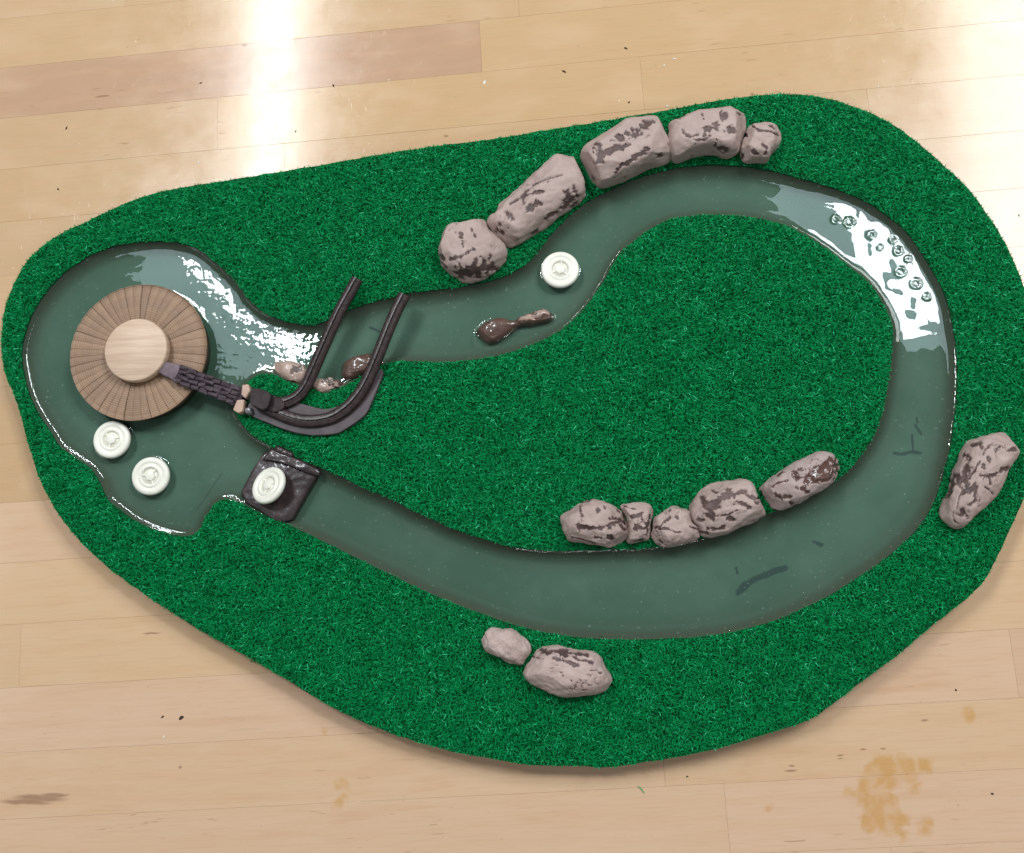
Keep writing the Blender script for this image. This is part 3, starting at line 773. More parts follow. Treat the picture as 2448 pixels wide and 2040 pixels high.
ROCKS = [
 ('4', [(110, 880), (120, 840), (165, 780), (235, 735), (305, 700), (345, 695), (370, 740), (395, 790), (440, 830), (480, 880), (485, 920), (455, 960), (420, 985), (380, 1015), (330, 1035), (280, 1045), (220, 1025), (165, 985), (125, 930)],
  .019, [([(225, 765), (240, 810), (245, 850)], 7), ([(175, 915), (230, 900), (300, 860)], 8), ([(240, 990), (300, 985), (350, 960), (400, 945)], 26), ([(120, 890), (150, 960)], 9), ([(290, 745), (310, 790)], 5), ([(315, 930), (300, 1000)], 16), ([(200, 985), (240, 1010)], 8)],
  'rounded cracked rock at the lower left end of the upper rock row', 'upper', {}),
 ('4', [(375, 720), (435, 680), (445, 620), (500, 570), (560, 525), (640, 450), (720, 400), (760, 350), (810, 340), (835, 370), (870, 410), (905, 450), (912, 500), (905, 560), (870, 600), (800, 660), (720, 720), (640, 770), (560, 820), (490, 850), (450, 820), (410, 780)],
  .018, [([(595, 640), (620, 625), (660, 605)], 15), ([(500, 670), (515, 690)], 12), ([(475, 650), (490, 670)], 5), ([(500, 610), (560, 575), (640, 545), (680, 545)], 5), ([(560, 570), (640, 500), (720, 470), (790, 450)], 4), ([(815, 560), (840, 590), (810, 615)], 18), ([(700, 690), (760, 650), (830, 600)], 8), ([(440, 720), (425, 760), (460, 770)], 8), ([(620, 770), (645, 755)], 7), ([(850, 520), (870, 570)], 6), ([(380, 740), (410, 790)], 6)],
  'longest slanting rock, second from the left in the upper row', 'upper', {}),
 ('4', [(885, 330), (920, 290), (1000, 245), (1070, 205), (1140, 160), (1220, 135), (1275, 130), (1300, 165), (1330, 220), (1355, 290), (1380, 370), (1320, 395), (1240, 420), (1160, 465), (1080, 500), (1000, 525), (940, 515), (910, 470), (905, 410), (885, 370)],
  .021, [([(985, 290), (995, 330), (985, 360)], 17), ([(1025, 325), (1080, 305), (1130, 295)], 14), ([(1095, 245), (1105, 260)], 14), ([(1150, 230), (1180, 235), (1230, 180), (1270, 165)], 15), ([(1165, 200), (1170, 220)], 8), ([(1105, 400), (1140, 395), (1165, 375), (1190, 345), (1245, 320)], 11), ([(1090, 430), (1080, 440)], 6), ([(1310, 345), (1325, 345)], 10), ([(950, 300), (975, 320)], 6), ([(970, 385), (985, 360)], 8), ([(940, 460), (960, 480)], 5)],
  'blocky flat topped rock with dark chips, middle of the upper row', 'upper', dict(p=5.5, q=3.2, lump=.05, facets=9)),
 ('4', [(1360, 190), (1375, 175), (1410, 170), (1470, 135), (1540, 105), (1600, 88), (1680, 80), (1740, 88), (1780, 110), (1788, 180), (1775, 260), (1745, 320), (1700, 365), (1650, 362), (1620, 345), (1560, 345), (1480, 365), (1420, 388), (1390, 390), (1370, 330), (1365, 270), (1370, 220)],
  .019, [([(1565, 220), (1590, 205), (1625, 180)], 13), ([(1665, 125), (1670, 140)], 15), ([(1700, 200), (1720, 215)], 12), ([(1440, 205), (1460, 230), (1490, 245), (1530, 230)], 5), ([(1500, 260), (1560, 265), (1590, 240)], 6), ([(1640, 310), (1680, 320)], 11), ([(1550, 120), (1560, 150)], 4), ([(1630, 260), (1620, 300)], 5), ([(1750, 115), (1760, 125)], 7)],
  'blocky pale rock with a hooked corner, second from right in the upper row', 'upper', dict(p=4.8, q=2.8, lump=.06)),
 ('4', [(1790, 200), (1820, 170), (1870, 165), (1930, 175), (1975, 200), (1980, 260), (1960, 310), (1920, 350), (1905, 390), (1860, 385), (1800, 392), (1760, 370), (1755, 320), (1770, 260), (1785, 230)],
  .015, [([(1830, 320), (1838, 328)], 10), ([(1800, 170), (1860, 210), (1920, 215), (1970, 240)], 4), ([(1880, 290), (1905, 310), (1890, 340)], 7), ([(1765, 345), (1770, 355)], 7), ([(1780, 230), (1790, 240)], 6), ([(1920, 180), (1945, 200)], 5)],
  'smallest cube like rock at the right end of the upper row', 'upper', dict(p=4.5, q=2.6, lump=.07)),
 ('7', [(160, 600), (170, 570), (210, 520), (270, 490), (330, 470), (420, 468), (490, 480), (540, 510), (575, 545), (600, 590), (605, 650), (600, 710), (560, 760), (490, 780), (420, 765), (340, 750), (260, 740), (205, 735), (195, 700), (165, 670)],
  .017, [([(275, 630), (280, 655), (320, 655), (400, 655), (470, 640), (530, 615)], 13), ([(480, 600), (520, 590), (560, 600), (580, 620)], 11), ([(285, 510), (285, 540)], 8), ([(295, 565), (300, 575)], 6), ([(395, 540), (405, 535)], 9), ([(440, 515), (450, 518)], 8), ([(530, 535), (545, 545)], 8), ([(475, 715), (485, 720)], 11), ([(390, 715), (420, 720)], 8), ([(290, 490), (350, 475)], 4), ([(545, 630), (580, 660)], 11), ([(220, 710), (300, 730), (400, 760)], 4)],
  'rounded rock with a long dark smear at the left end of the lower bank row', 'lower', {}),
 ('7', [(545, 510), (580, 495), (640, 487), (700, 490), (745, 515), (757, 560), (745, 600), (740, 660), (745, 720), (700, 750), (640, 755), (590, 750), (590, 700), (605, 650), (600, 600), (580, 550)],
  .012, [([(640, 640), (650, 665), (670, 655)], 12), ([(615, 580), (660, 575), (690, 550)], 8), ([(560, 510), (640, 530)], 4), ([(690, 600), (720, 640), (700, 660)], 8), ([(640, 740), (690, 730)], 6), ([(740, 570), (720, 700)], 6)],
  'smallest creased rock wedged second from the left in the lower bank row', 'lower', {}),
 ('7', [(760, 590), (790, 550), (840, 520), (900, 510), (960, 512), (985, 535), (990, 600), (1010, 640), (1055, 660), (1060, 700), (1010, 730), (940, 750), (890, 765), (830, 778), (780, 760), (750, 720), (745, 690), (755, 640)],
  .014, [([(760, 650), (800, 640), (830, 610), (860, 590)], 7), ([(790, 660), (850, 655), (900, 680), (940, 680)], 5), ([(860, 540), (870, 530)], 5), ([(940, 520), (935, 515)], 6), ([(760, 720), (820, 750)], 5), ([(900, 580), (920, 590)], 6), ([(1000, 640), (1040, 660)], 5)],
  'pale creased rock with hardly any dark patches, middle of the lower bank row', 'lower', {}),
 ('7', [(990, 520), (1010, 480), (1040, 430), (1090, 390), (1150, 365), (1230, 350), (1280, 335), (1340, 345), (1390, 370), (1400, 405), (1440, 430), (1470, 470), (1478, 510), (1440, 550), (1390, 590), (1330, 625), (1260, 660), (1180, 695), (1110, 715), (1065, 700), (1050, 660), (1010, 620), (995, 580)],
  .018, [([(1080, 480), (1100, 500), (1150, 490), (1200, 450), (1270, 430), (1340, 420)], 20), ([(1100, 510), (1120, 550), (1140, 590)], 20), ([(1160, 530), (1190, 520)], 11), ([(1280, 490), (1300, 480), (1330, 500), (1380, 520)], 9), ([(1340, 430), (1400, 460), (1440, 460)], 10), ([(1410, 480), (1430, 490)], 10), ([(1040, 600), (1080, 600)], 9), ([(1240, 600), (1270, 595)], 13), ([(1110, 660), (1160, 665), (1210, 650)], 9), ([(1135, 410), (1165, 425)], 7), ([(1060, 680), (1110, 690)], 7), ([(1160, 580), (1240, 570), (1300, 540)], 4)],
  'large rock with a big dark bare patch beside the shiny ended rock', 'lower', {}),
 ('7', [(1440, 410), (1480, 370), (1530, 320), (1600, 270), (1680, 215), (1760, 180), (1820, 160), (1870, 170), (1910, 195), (1945, 235), (1955, 290), (1935, 335), (1880, 370), (1820, 410), (1760, 450), (1700, 490), (1640, 525), (1570, 538), (1510, 530), (1475, 500), (1460, 450)],
  .016, [([(1760, 340), (1800, 305), (1850, 275), (1915, 245)], 32), ([(1800, 340), (1880, 320), (1925, 295)], 24), ([(1660, 300), (1690, 330), (1720, 330)], 16), ([(1520, 390), (1560, 360), (1620, 350)], 7), ([(1540, 430), (1580, 465), (1620, 450), (1650, 450)], 9), ([(1660, 385), (1690, 400)], 6), ([(1550, 310), (1600, 290)], 9), ([(1640, 495), (1650, 500)], 9), ([(1700, 270), (1730, 280)], 11), ([(1450, 420), (1480, 490)], 6), ([(1720, 400), (1760, 420)], 11)],
  'slanting rock with a shiny brown end at the right end of the lower bank row', 'lower', dict(mat='gloss')),
 ('9', [(235, 390), (250, 320), (290, 280), (350, 272), (430, 290), (520, 300), (580, 300), (640, 340), (710, 390), (750, 440), (775, 500), (775, 550), (740, 590), (710, 640), (690, 690), (620, 685), (550, 650), (490, 630), (430, 600), (370, 570), (310, 550), (270, 500), (245, 440)],
  .012, [], 'small plain pink clay rock touching the larger rock on the front turf', 'front', dict(lump=.14, mat='warm')),
 ('9', [(690, 720), (705, 650), (760, 600), (820, 540), (880, 490), (940, 465), (1050, 475), (1150, 510), (1280, 540), (1400, 550), (1480, 570), (1540, 610), (1560, 690), (1620, 750), (1655, 830), (1640, 890), (1580, 940), (1480, 985), (1350, 1010), (1200, 1040), (1120, 1025), (1000, 985), (880, 930), (780, 880), (730, 820), (700, 770)],
  .018, [([(890, 515), (960, 530), (1050, 530), (1150, 535)], 28), ([(1200, 545), (1300, 555), (1390, 572)], 16), ([(1015, 605), (1100, 630), (1180, 650), (1240, 690), (1270, 690)], 12), ([(1200, 670), (1280, 690)], 14), ([(1230, 580), (1290, 630), (1380, 640), (1450, 665)], 10), ([(1140, 575), (1170, 585)], 13), ([(1070, 710), (1120, 800)], 7), ([(1535, 765), (1545, 770)], 13), ([(1420, 745), (1500, 740)], 4), ([(1210, 855), (1215, 858)], 6), ([(1310, 855), (1314, 858)], 6), ([(790, 590), (900, 620)], 4)],
  'smooth pink boulder with dark chips along its top on the front turf', 'front', dict(mat='warm', facets=5)),
 ('8', [(690, 1040), (700, 990), (730, 920), (780, 820), (810, 720), (840, 600), (870, 540), (900, 470), (950, 370), (980, 300), (1050, 280), (1130, 285), (1200, 270), (1290, 255), (1340, 235), (1400, 228), (1450, 255), (1480, 300), (1490, 360), (1460, 450), (1400, 540), (1350, 620), (1330, 700), (1290, 790), (1230, 870), (1150, 950), (1090, 1020), (1000, 1110), (950, 1165), (880, 1185), (820, 1180), (760, 1145), (710, 1100)],
  .018, [([(850, 640), (870, 700), (930, 700), (960, 680)], 30), ([(830, 700), (800, 800), (770, 870)], 22), ([(950, 560), (950, 600), (940, 640)], 28), ([(960, 470), (970, 490)], 22), ([(1020, 350), (1060, 330), (1100, 340), (1110, 380)], 16), ([(1220, 330), (1150, 390), (1100, 500), (1040, 600), (980, 690)], 7), ([(1130, 570), (1140, 580)], 18), ([(1180, 470), (1200, 500)], 16), ([(1260, 390), (1300, 350)], 16), ([(1400, 400), (1450, 385)], 20), ([(1360, 580), (1280, 630), (1190, 670), (1100, 655)], 15), ([(1190, 690), (1200, 740)], 9), ([(1150, 770), (1190, 800), (1230, 840)], 6), ([(930, 820), (1000, 800), (1040, 760)], 21), ([(960, 760), (990, 740)], 16), ([(1050, 780), (1050, 900), (1000, 950)], 12), ([(840, 1030), (900, 1050), (960, 1040), (970, 1080)], 10), ([(925, 1010), (940, 1030)], 18), ([(830, 1060), (840, 1110), (870, 1140)], 6), ([(860, 990), (880, 870), (920, 790)], 5), ([(930, 430), (930, 460)], 10)],
  'long heavily chipped rock standing alone on the right hand turf', None, {}),
]
GROUPS = {'upper': 'clay rocks lined up along the upper bank', 'lower': 'clay rocks lined up on the lower island bank', 'front': 'clay rocks on the front turf'}
MATS = {'gloss': MAT_CLAY_GLOSS, 'warm': MAT_CLAY_WARM}
rock_outlines = []
for k, (c, ol, H, chips, label, grp, kw) in enumerate(ROCKS):
    kw = dict(kw); mat = MATS.get(kw.pop('mat', None), MAT_CLAY)
    me, org = rock_mesh('rock', c, ol, ZT + .0006, H, seed=k + 1, chips=chips, cracks=0.0 if k in (4, 10) else .04, **kw)
    o = link('rock', me, mat, None, tuple(org))
    tag(o, label, 'rock', GROUPS.get(grp))
    rock_outlines.append(world_pts(c, ol, ZT + .4 * H)[:, :2])

# stones at the water's edge under the rails, and what lies in the stream
def lump_obj(name, crop, ol, z0, H, mat, seed, chips=(), parent=None, **kw):
    me, org = rock_mesh(name, crop, ol, z0, H, seed=seed, chips=chips, **kw)
    return link(name, me, mat, parent, tuple(org))
tag(lump_obj('stone', '2', [(965, 850), (990, 810), (1050, 795), (1110, 805), (1160, 830), (1220, 840), (1240, 880), (1220, 950), (1170, 990), (1110, 985), (1050, 950), (1000, 910)], .0080, .0085, MAT_WETPALE, 31,
    [([(1140, 855), (1146, 860)], 22), ([(1110, 895), (1112, 897)], 12), ([(1085, 960), (1150, 985)], 8)], NA=90, NR=26, facets=4, lump=.06),
    'pale wet stone with two dark spots left of the straight rail', 'stone', 'stones at the bank under the rails')
tag(lump_obj('stone', '2', [(1275, 1000), (1300, 950), (1350, 925), (1420, 925), (1490, 940), (1525, 965), (1480, 1010), (1440, 1050), (1380, 1068), (1320, 1058)], .0095, .0090, MAT_WETPALE, 32,
    [([(1360, 930), (1420, 940), (1500, 965)], 26), ([(1440, 1040), (1460, 1010)], 16)], NA=90, NR=26, facets=4, lump=.08),
    'pale stone with a brown upper edge lying between the two rails', 'stone', 'stones at the bank under the rails')
tag(lump_obj('stone', '2', [(1500, 850), (1540, 800), (1620, 760), (1720, 738), (1790, 750), (1840, 790), (1840, 850), (1780, 900), (1700, 910), (1620, 935), (1560, 960), (1520, 930), (1508, 890)], .0080, .0095, MAT_WETCLAY, 33,
    [], NA=90, NR=26, facets=4, lump=.08),
    'wet brown stone at the bank under the curved rail', 'stone', 'stones at the bank under the rails')
log = empty('clay_log', tuple(np.r_[world_pts('5', [(760, 930)], ZW)[0][:2], .0078]))
tag(log, 'wet brown clay log with a pale tail lying in the upper stream', 'log')
def child_at(o, parent):
    o.parent = parent; o.location = Vector(o.location) - parent.location
child_at(lump_obj('log_body', '5', LOG_A, .0078, .0080, MAT_WETCLAY, 41, [], NA=90, NR=26, facets=3, lump=.07), log)
child_at(lump_obj('log_tail', '5', LOG_B, .0078, .0075, MAT_WETCLAY, 42, [([(840, 862), (900, 850)], 14), ([(930, 840), (1000, 830), (1060, 800), (1110, 785)], 20)], NA=90, NR=26, facets=3, lump=.09, chip_depth=-.0004), log)

# ------------------------------------------------------------------ round hut: drum, pleated straw ring, birch cap
hut = empty('round_hut', (disc_c[0], disc_c[1], .0075))
tag(hut, 'round straw topped platform with a pale wooden cap in the left pond', 'platform')
def lathe(name, prof, n=96):
    V = np.array([(r * math.cos(2 * math.pi * k / n), r * math.sin(2 * math.pi * k / n), z) for r, z in prof for k in range(n)])
    return mesh_np(name, V, grid_faces(len(prof), n, False, True)[:, ::-1], True)
link('drum', lathe('drum', [(.0005, .0001), (.0400, .0001), (.0412, .0010), (.0412, .0118), (.0402, .0124), (.0005, .0124)]), MAT_DRUM, hut)
NW = 46
wedge_V, wedge_F = [], []
dphi = 2 * math.pi / NW
nr_, na_ = 9, 7
rad = np.linspace(.0165, DISC_R, nr_)
for i, r in enumerate(rad):
    t = i / (nr_ - 1)
    for k in range(na_):
        u = k / (na_ - 1)
        a = (u - .5) * dphi * .984
        h = .0155 - .0012 * t ** 2 + .00034 * (math.sin(u * math.pi) ** .7) * (.55 + .45 * t) - .0016 * (1 - t) ** 3
        if i == nr_ - 1: h -= .0006
        wedge_V.append((r * math.cos(a), r * math.sin(a), h))
nt_ = len(wedge_V)
wedge_V += [(x, y, .0128) for x, y, z in wedge_V]
top = grid_faces(nr_, na_)
rim = []
for i in range(nr_ - 1):
    rim += [(i * na_, (i + 1) * na_, nt_ + (i + 1) * na_, nt_ + i * na_), ((i + 1) * na_ + na_ - 1, i * na_ + na_ - 1, nt_ + i * na_ + na_ - 1, nt_ + (i + 1) * na_ + na_ - 1)]
for k in range(na_ - 1):
    b = (nr_ - 1) * na_
    rim += [(b + k, b + k + 1, nt_ + b + k + 1, nt_ + b + k), (k + 1, k, nt_ + k, nt_ + k + 1)]
wedge = mesh_np('straw_wedge', np.array(wedge_V), [top, np.array(rim), top[:, ::-1] + nt_], True)
for k in range(NW):
    o = link('straw_wedge', wedge, MAT_PLEAT, hut, (0, 0, random.uniform(-.00022, .00022)), (0, 0, k * dphi + random.uniform(-.0025, .0025)))
cap_c = unproj(np.array([324.5]), np.array([836.5]), .0290)[0]
capo = link('wooden_cap', lathe('wooden_cap', [(.0004, .0), (.0185, .0), (.0197, .0008), (.0199, .0020), (.0199, .0050), (.0196, .0059), (.0190, .0063), (.00001, .0064)]), MAT_CAP, hut)
capo.location = (cap_c[0] - disc_c[0], cap_c[1] - disc_c[1], .0158)

# ------------------------------------------------------------------ brick walkway from the hut to the track
def strip_frame(c0, c1, z0, z1):
    a = world_pts('2', [c0], z0)[0]; b = world_pts('2', [c1], z1)[0]
    x = (b - a); L = np.linalg.norm(x); x /= L
    y = np.cross([0, 0, 1], x); y /= np.linalg.norm(y); z = np.cross(x, y)
    return a, x, y, z, L
A, ux, uy, uz, WL = strip_frame((100, 850), (715, 1088), .0272, .0225)
walk = empty('brick_walkway', tuple(A))
walk.matrix_world = Matrix(((ux[0], uy[0], uz[0], A[0]), (ux[1], uy[1], uz[1], A[1]), (ux[2], uy[2], uz[2], A[2]), (0, 0, 0, 1)))
tag(walk, 'plum coloured brick walkway running from the wooden cap to the track', 'walkway')
def box_mesh(name, lx, ly, lz, b=.0003, jitter=0.0):
    hx, hy = lx / 2, ly / 2
    V = []
    for x, y, z in [(hx, hy, 0), (hx, hy, lz - b), (hx - b * .4, hy - b * .4, lz - b * .4), (hx - b, hy - b, lz)]:
        V += [(-x, -y, z), (x, -y, z), (x, y, z), (-x, y, z)]
    V = np.array(V) + (rng.normal(size=(16, 3)) * jitter if jitter else 0)
    F = [(l * 4 + i, l * 4 + (i + 1) % 4, l * 4 + 4 + (i + 1) % 4, l * 4 + 4 + i) for l in range(3) for i in range(4)] + [(12, 13, 14, 15), (3, 2, 1, 0)]
    return mesh_np(name, V, np.array(F), False)
WW = .0118
def strip_poly(u0, u1, w0, w1, n=14, jit=.0003):
    up = [(u0 + (u1 - u0) * t, (w0 + (w1 - w0) * t) / 2 + random.uniform(-jit, jit)) for t in np.linspace(0, 1, n)]
    dn = [(u, -(w0 + (w1 - w0) * (u - u0) / (u1 - u0)) / 2 + random.uniform(-jit, jit)) for u, _ in up[::-1]]
    return np.array(up + dn)
link('walkway_base', prism('walkway_base', strip_poly(.0095, WL, WW * .98, WW), -.0040, -.0006, .0004), MAT_MORTAR, walk)
link('smooth_end', prism('smooth_end', strip_poly(-.002, .0095, .0075, WW * .92, 8), -.0045, .0002, .0009, True), MAT_SMOOTHPLUM, walk)
brick_meshes = [box_mesh('brick', 1, 1, .0017, .0, 0) for _ in range(1)]
rowh = WW / 4
bm_variants = [box_mesh('brick', l, rowh * .86,   .0016, .00045, .00036) for l in (.0042, .0052, .0062, .0048, .0056)]
for r in range(4):
    u = .0095 + random.uniform(-.001, .002)
    while u < WL - .002:
        k = random.randrange(5); l = (.0042, .0052, .0062, .0048, .0056)[k]
        if u + l > WL + .0005: break
        link('brick', bm_variants[k], MAT_BRICK, walk, (u + l / 2, (r - 1.5) * rowh + random.uniform(-.0003, .0003), -.0007 + random.uniform(-.0003, .0004)), (random.uniform(-.13, .13), random.uniform(-.13, .13), random.uniform(-.16, .16)))
        u += l + .00045
# a support under the walkway, standing on the island tip, so that it is carried
# two pale clay pads at its end
for k, (ol, lab) in enumerate([([(722, 992), (765, 985), (778, 1030), (745, 1088), (715, 1062)], 'small pale clay pad at the upper edge of the walkway end'),
                               ([(680, 1110), (732, 1105), (722, 1190), (690, 1203), (652, 1180)], 'small pale clay pad at the lower edge of the walkway end')]):
    W_ = resample(world_pts('2', ol, .0225)[:, :2], 20); c_ = W_.mean(0)
    o = link('clay_pad', prism('clay_pad', (W_ - c_) * 1.12, 0, .0080, .0007, True), MAT_CLAY_PAD, None, (c_[0], c_[1], .0150))
    tag(o, lab, 'clay pad', 'clay pads beside the track block')

# ------------------------------------------------------------------ plastic track: block, base plate, curved and straight rail
ZP = .0168
trk0 = world_pts('2', [(860, 1150)], ZP)[0]
track = empty('plastic_track', (trk0[0], trk0[1], ZP))
tag(track, 'dark plum plastic track with a curved rail and a straight rail', 'track')
PLATE = [(742, 1180), (765, 1222), (930, 1290), (1030, 1330), (1130, 1362), (1280, 1386), (1470, 1370), (1530, 1332), (1640, 1262), (1700, 1205), (1745, 1100), (1800, 965), (1832, 870), (1795, 850),
         (1740, 910), (1680, 980), (1600, 1065), (1500, 1142), (1380, 1180), (1280, 1160), (1180, 1130), (1100, 1110), (1000, 1080), (940, 1060), (880, 1045), (800, 1080)]
def local(me_obj):
    child_at(me_obj, track); return me_obj
pl = resample(chaikin(world_pts('2', PLATE, ZP + .002)[:, :2], 1), 110)
plate_outline = pl
local(link('base_plate', prism('base_plate', pl, ZP - .0018, ZP + .0020, .0005), MAT_PLATE, None, (0, 0, 0)))

def rail_mesh(name, path, width, depth, lip, n=70, arched=False):
    """open channel section swept along a 3-D path"""
    P = resample(chaikin(path, 3, False), n, False)
    T = np.gradient(P, axis=0); T /= np.linalg.norm(T, axis=1)[:, None]
    S = np.cross([0, 0, 1.0], T); S /= np.linalg.norm(S, axis=1)[:, None]
    U = np.cross(T, S)
    w = width / 2; l = lip
    prof = [(-w, -depth), (-w, -.0004), (-w + .0004, 0), (-w + l - .0003, 0), (-w + l, -.0004), (-w + l + .0003, -.0016), (w - l - .0003, -.0016), (w - l, -.0004), (w - l + .0003, 0), (w - .0004, 0), (w, -.0004), (w, -depth)]
    if not arched:
        arc = lambda a0, a1, m, r: [(-r * math.cos(a), r * .55 * math.sin(a) - r * .55) for a in np.linspace(a0, a1, m)]
        prof = [(-w * .9, -depth)] + arc(.1, 1.38, 6, w) + [(-w * .12, -.0013), (w * .10, -.0013)] + arc(1.66, math.pi - .1, 6, w) + [(w * .9, -depth)]
    if arched:
        prof = [(-w, -depth)] + [(-w * math.cos(a), .0 + depth * .9 * math.sin(a) - depth * .9) for a in np.linspace(.15, math.pi - .15, 9)] + [(w, -depth)]
    m = len(prof)
    V = np.concatenate([P[i] + np.array([S[i] * a + U[i] * b for a, b in prof]) for i in range(n)])
    V = V + .00012 * fbm(V * 500, 2)[:, None]
    F = grid_faces(n, m, False, True)
    me = mesh_np(name, V, [F[:, ::-1]], False)
    # end caps
    import bmesh
    bm = bmesh.new(); bm.from_mesh(me)
    bmesh.ops.holes_fill(bm, edges=[e for e in bm.edges if e.is_boundary], sides=0)
    bmesh.ops.recalc_face_normals(bm, faces=bm.faces)
    bm.to_mesh(me); bm.free()
    return me
def path3(crop, pts, zs):
    p = px(crop, pts); z = np.interp(np.linspace(0, 1, len(p)), np.linspace(0, 1, len(zs)), zs)
    return np.array([unproj(np.array([a]), np.array([b]), c)[0] for (a, b), c in zip(p, z)])
curve = path3('2', [(905, 1165), (985, 1200), (1080, 1238), (1180, 1262), (1280, 1265), (1390, 1245), (1480, 1200), (1570, 1125), (1650, 1025), (1710, 910), (1755, 800), (1800, 690), (1850, 560), (1915, 405), (1985, 270)], [.0225, .0225, .0225, .0235, .0255, .027])
local(link('curved_rail', rail_mesh('curved_rail', curve, .0076, .0046, .0012), MAT_TRACK, None, (0, 0, 0)))
straight = path3('2', [(930, 1115), (1010, 1125), (1090, 1105), (1160, 1060), (1215, 985), (1260, 880), (1310, 765), (1380, 605), (1450, 445), (1530, 295), (1615, 145)], [.0225, .0225, .0235, .0255, .027])
local(link('straight_rail', rail_mesh('straight_rail', straight, .0074, .0046, .0012), MAT_TRACK, None, (0, 0, 0)))
edge = path3('2', [(1000, 1235), (1120, 1282), (1280, 1310), (1420, 1290), (1530, 1230), (1630, 1140), (1700, 1040), (1745, 940)], [.0198, .0200])
local(link('plate_ridge', rail_mesh('plate_ridge', edge, .0022, .0016, .0006, 50, True), MAT_TRACK, None, (0, 0, 0)))
blk = resample(chaikin(world_pts('2', [(785, 1025), (830, 1010), (900, 1028), (950, 1060), (940, 1130), (905, 1192), (840, 1172), (778, 1142)], .026)[:, :2], 1), 48)
local(link('block', prism('block', blk, ZP + .0018, .0275, .0008, False), MAT_BLOCK, None, (0, 0, 0)))
blk2 = resample(chaikin(world_pts('2', [(945, 1075), (1000, 1090), (1050, 1110), (1060, 1160), (1010, 1200), (930, 1200), (905, 1160)], .0225)[:, :2], 1), 40)
local(link('coupling', prism('coupling', blk2, ZP + .0018, .0232, .0007, False), MAT_BLOCK, None, (0, 0, 0)))
local(lump_obj('glue_lump', '2', [(745, 1170), (785, 1160), (815, 1185), (800, 1220), (760, 1225), (740, 1200)], ZP + .0015, .0042, MAT_GLUE, 71, [], NA=50, NR=14, facets=2, lump=.1))

# ------------------------------------------------------------------ dark slab across the lower channel
slab = empty('dark_slab', tuple(np.r_[world_pts('3', [(1560, 580)], .011)[0][:2], .0078]))
tag(slab, 'wet dark brown slab laid across the channel under a white tube', 'slab')
child_at(lump_obj('slab_body', '3', SLAB, .0080, .0075, MAT_DARKCLAY, 51, [], p=14, q=7, lump=.02, facets=3, off=.8), slab)
rid = lump_obj('slab_ridge', '3', [(1440, 385), (1500, 335), (1530, 320), (1640, 365), (1740, 410), (1825, 455), (1835, 495), (1790, 505), (1690, 460), (1560, 410), (1470, 400)], .0140, .0040, MAT_DARKCLAY, 52, [], NA=90, NR=20, p=5, q=3, lump=.05, facets=3)
child_at(rid, slab)
rid2 = lump_obj('slab_ridge', '3', [(1545, 300), (1600, 325), (1640, 345), (1660, 375), (1620, 380), (1560, 355), (1515, 335)], .0150, .0040, MAT_DARKCLAY, 53, [], NA=70, NR=16, lump=.08, facets=3)
child_at(rid2, slab)

# ------------------------------------------------------------------ white plastic tubes (ride boats)
TR = .01175
ring_me = lathe('tube_ring', [(.0045, .0), (.0098, .0), (.0112, .0004), (TR, .0014), (TR, .0025), (.0113, .0034), (.0105, .0038), (.0092, .0039), (.0084, .0037), (.0079, .0033), (.0074, .0033), (.0070, .0037), (.0062, .0039), (.0055, .0038), (.0051, .0033), (.0048, .0024)], 72)
floor_me = lathe('tube_floor', [(.00001, .0004), (.0050, .0004), (.0050, .0025), (.00001, .0025)], 48)
hub_me = lathe('tube_hub', [(.0034, .0024), (.0033, .0034), (.0029, .0038), (.0018, .0040), (.00001, .0041)], 6)
for p in hub_me.polygons: p.use_smooth = False
spoke_me = box_mesh('tube_spoke', .0026, .0012, .0012, .0003)
def white_tube(x, y, z, tilt, spin, label):
    q = unproj(np.array([x]), np.array([y]), z)[0]
    t = empty('white_tube', tuple(q))
    t.rotation_euler = tilt if tilt is not None else (0, 0, 0)
    tag(t, label, 'tube', 'white plastic ride tubes')
    for n, me in (('ring', ring_me), ('floor', floor_me), ('hub', hub_me)):
        o = link(n, me, MAT_WHITE, t); o.rotation_euler = (0, 0, spin)
    for k in range(3):
        a = spin + k * 2 * math.pi / 3
        link('spoke', spoke_me, MAT_WHITE, t, (.0042 * math.cos(a), .0042 * math.sin(a), .0021), (0, 0, a))
    return t
white_tube(271.5, 1053, .0118, None, .3, 'white plastic tube floating nearest the round straw platform')
white_tube(364, 1139.5, .0118, (.05, .03, 0), .9, 'white plastic tube floating in the pond, nearest the front turf edge')
white_tube(1339.3, 648.6, .0118, (-.03, .02, 0), 1.4, 'white plastic tube floating alone in the upper stream')
ax = Vector((math.cos(math.radians(55)), math.sin(math.radians(55)), 0))
wt = white_tube(648, 1164, .0192, None, .2, 'white plastic tube tilted on top of the dark slab')
wt.rotation_euler = Matrix.Rotation(math.radians(-27), 3, ax).to_euler()

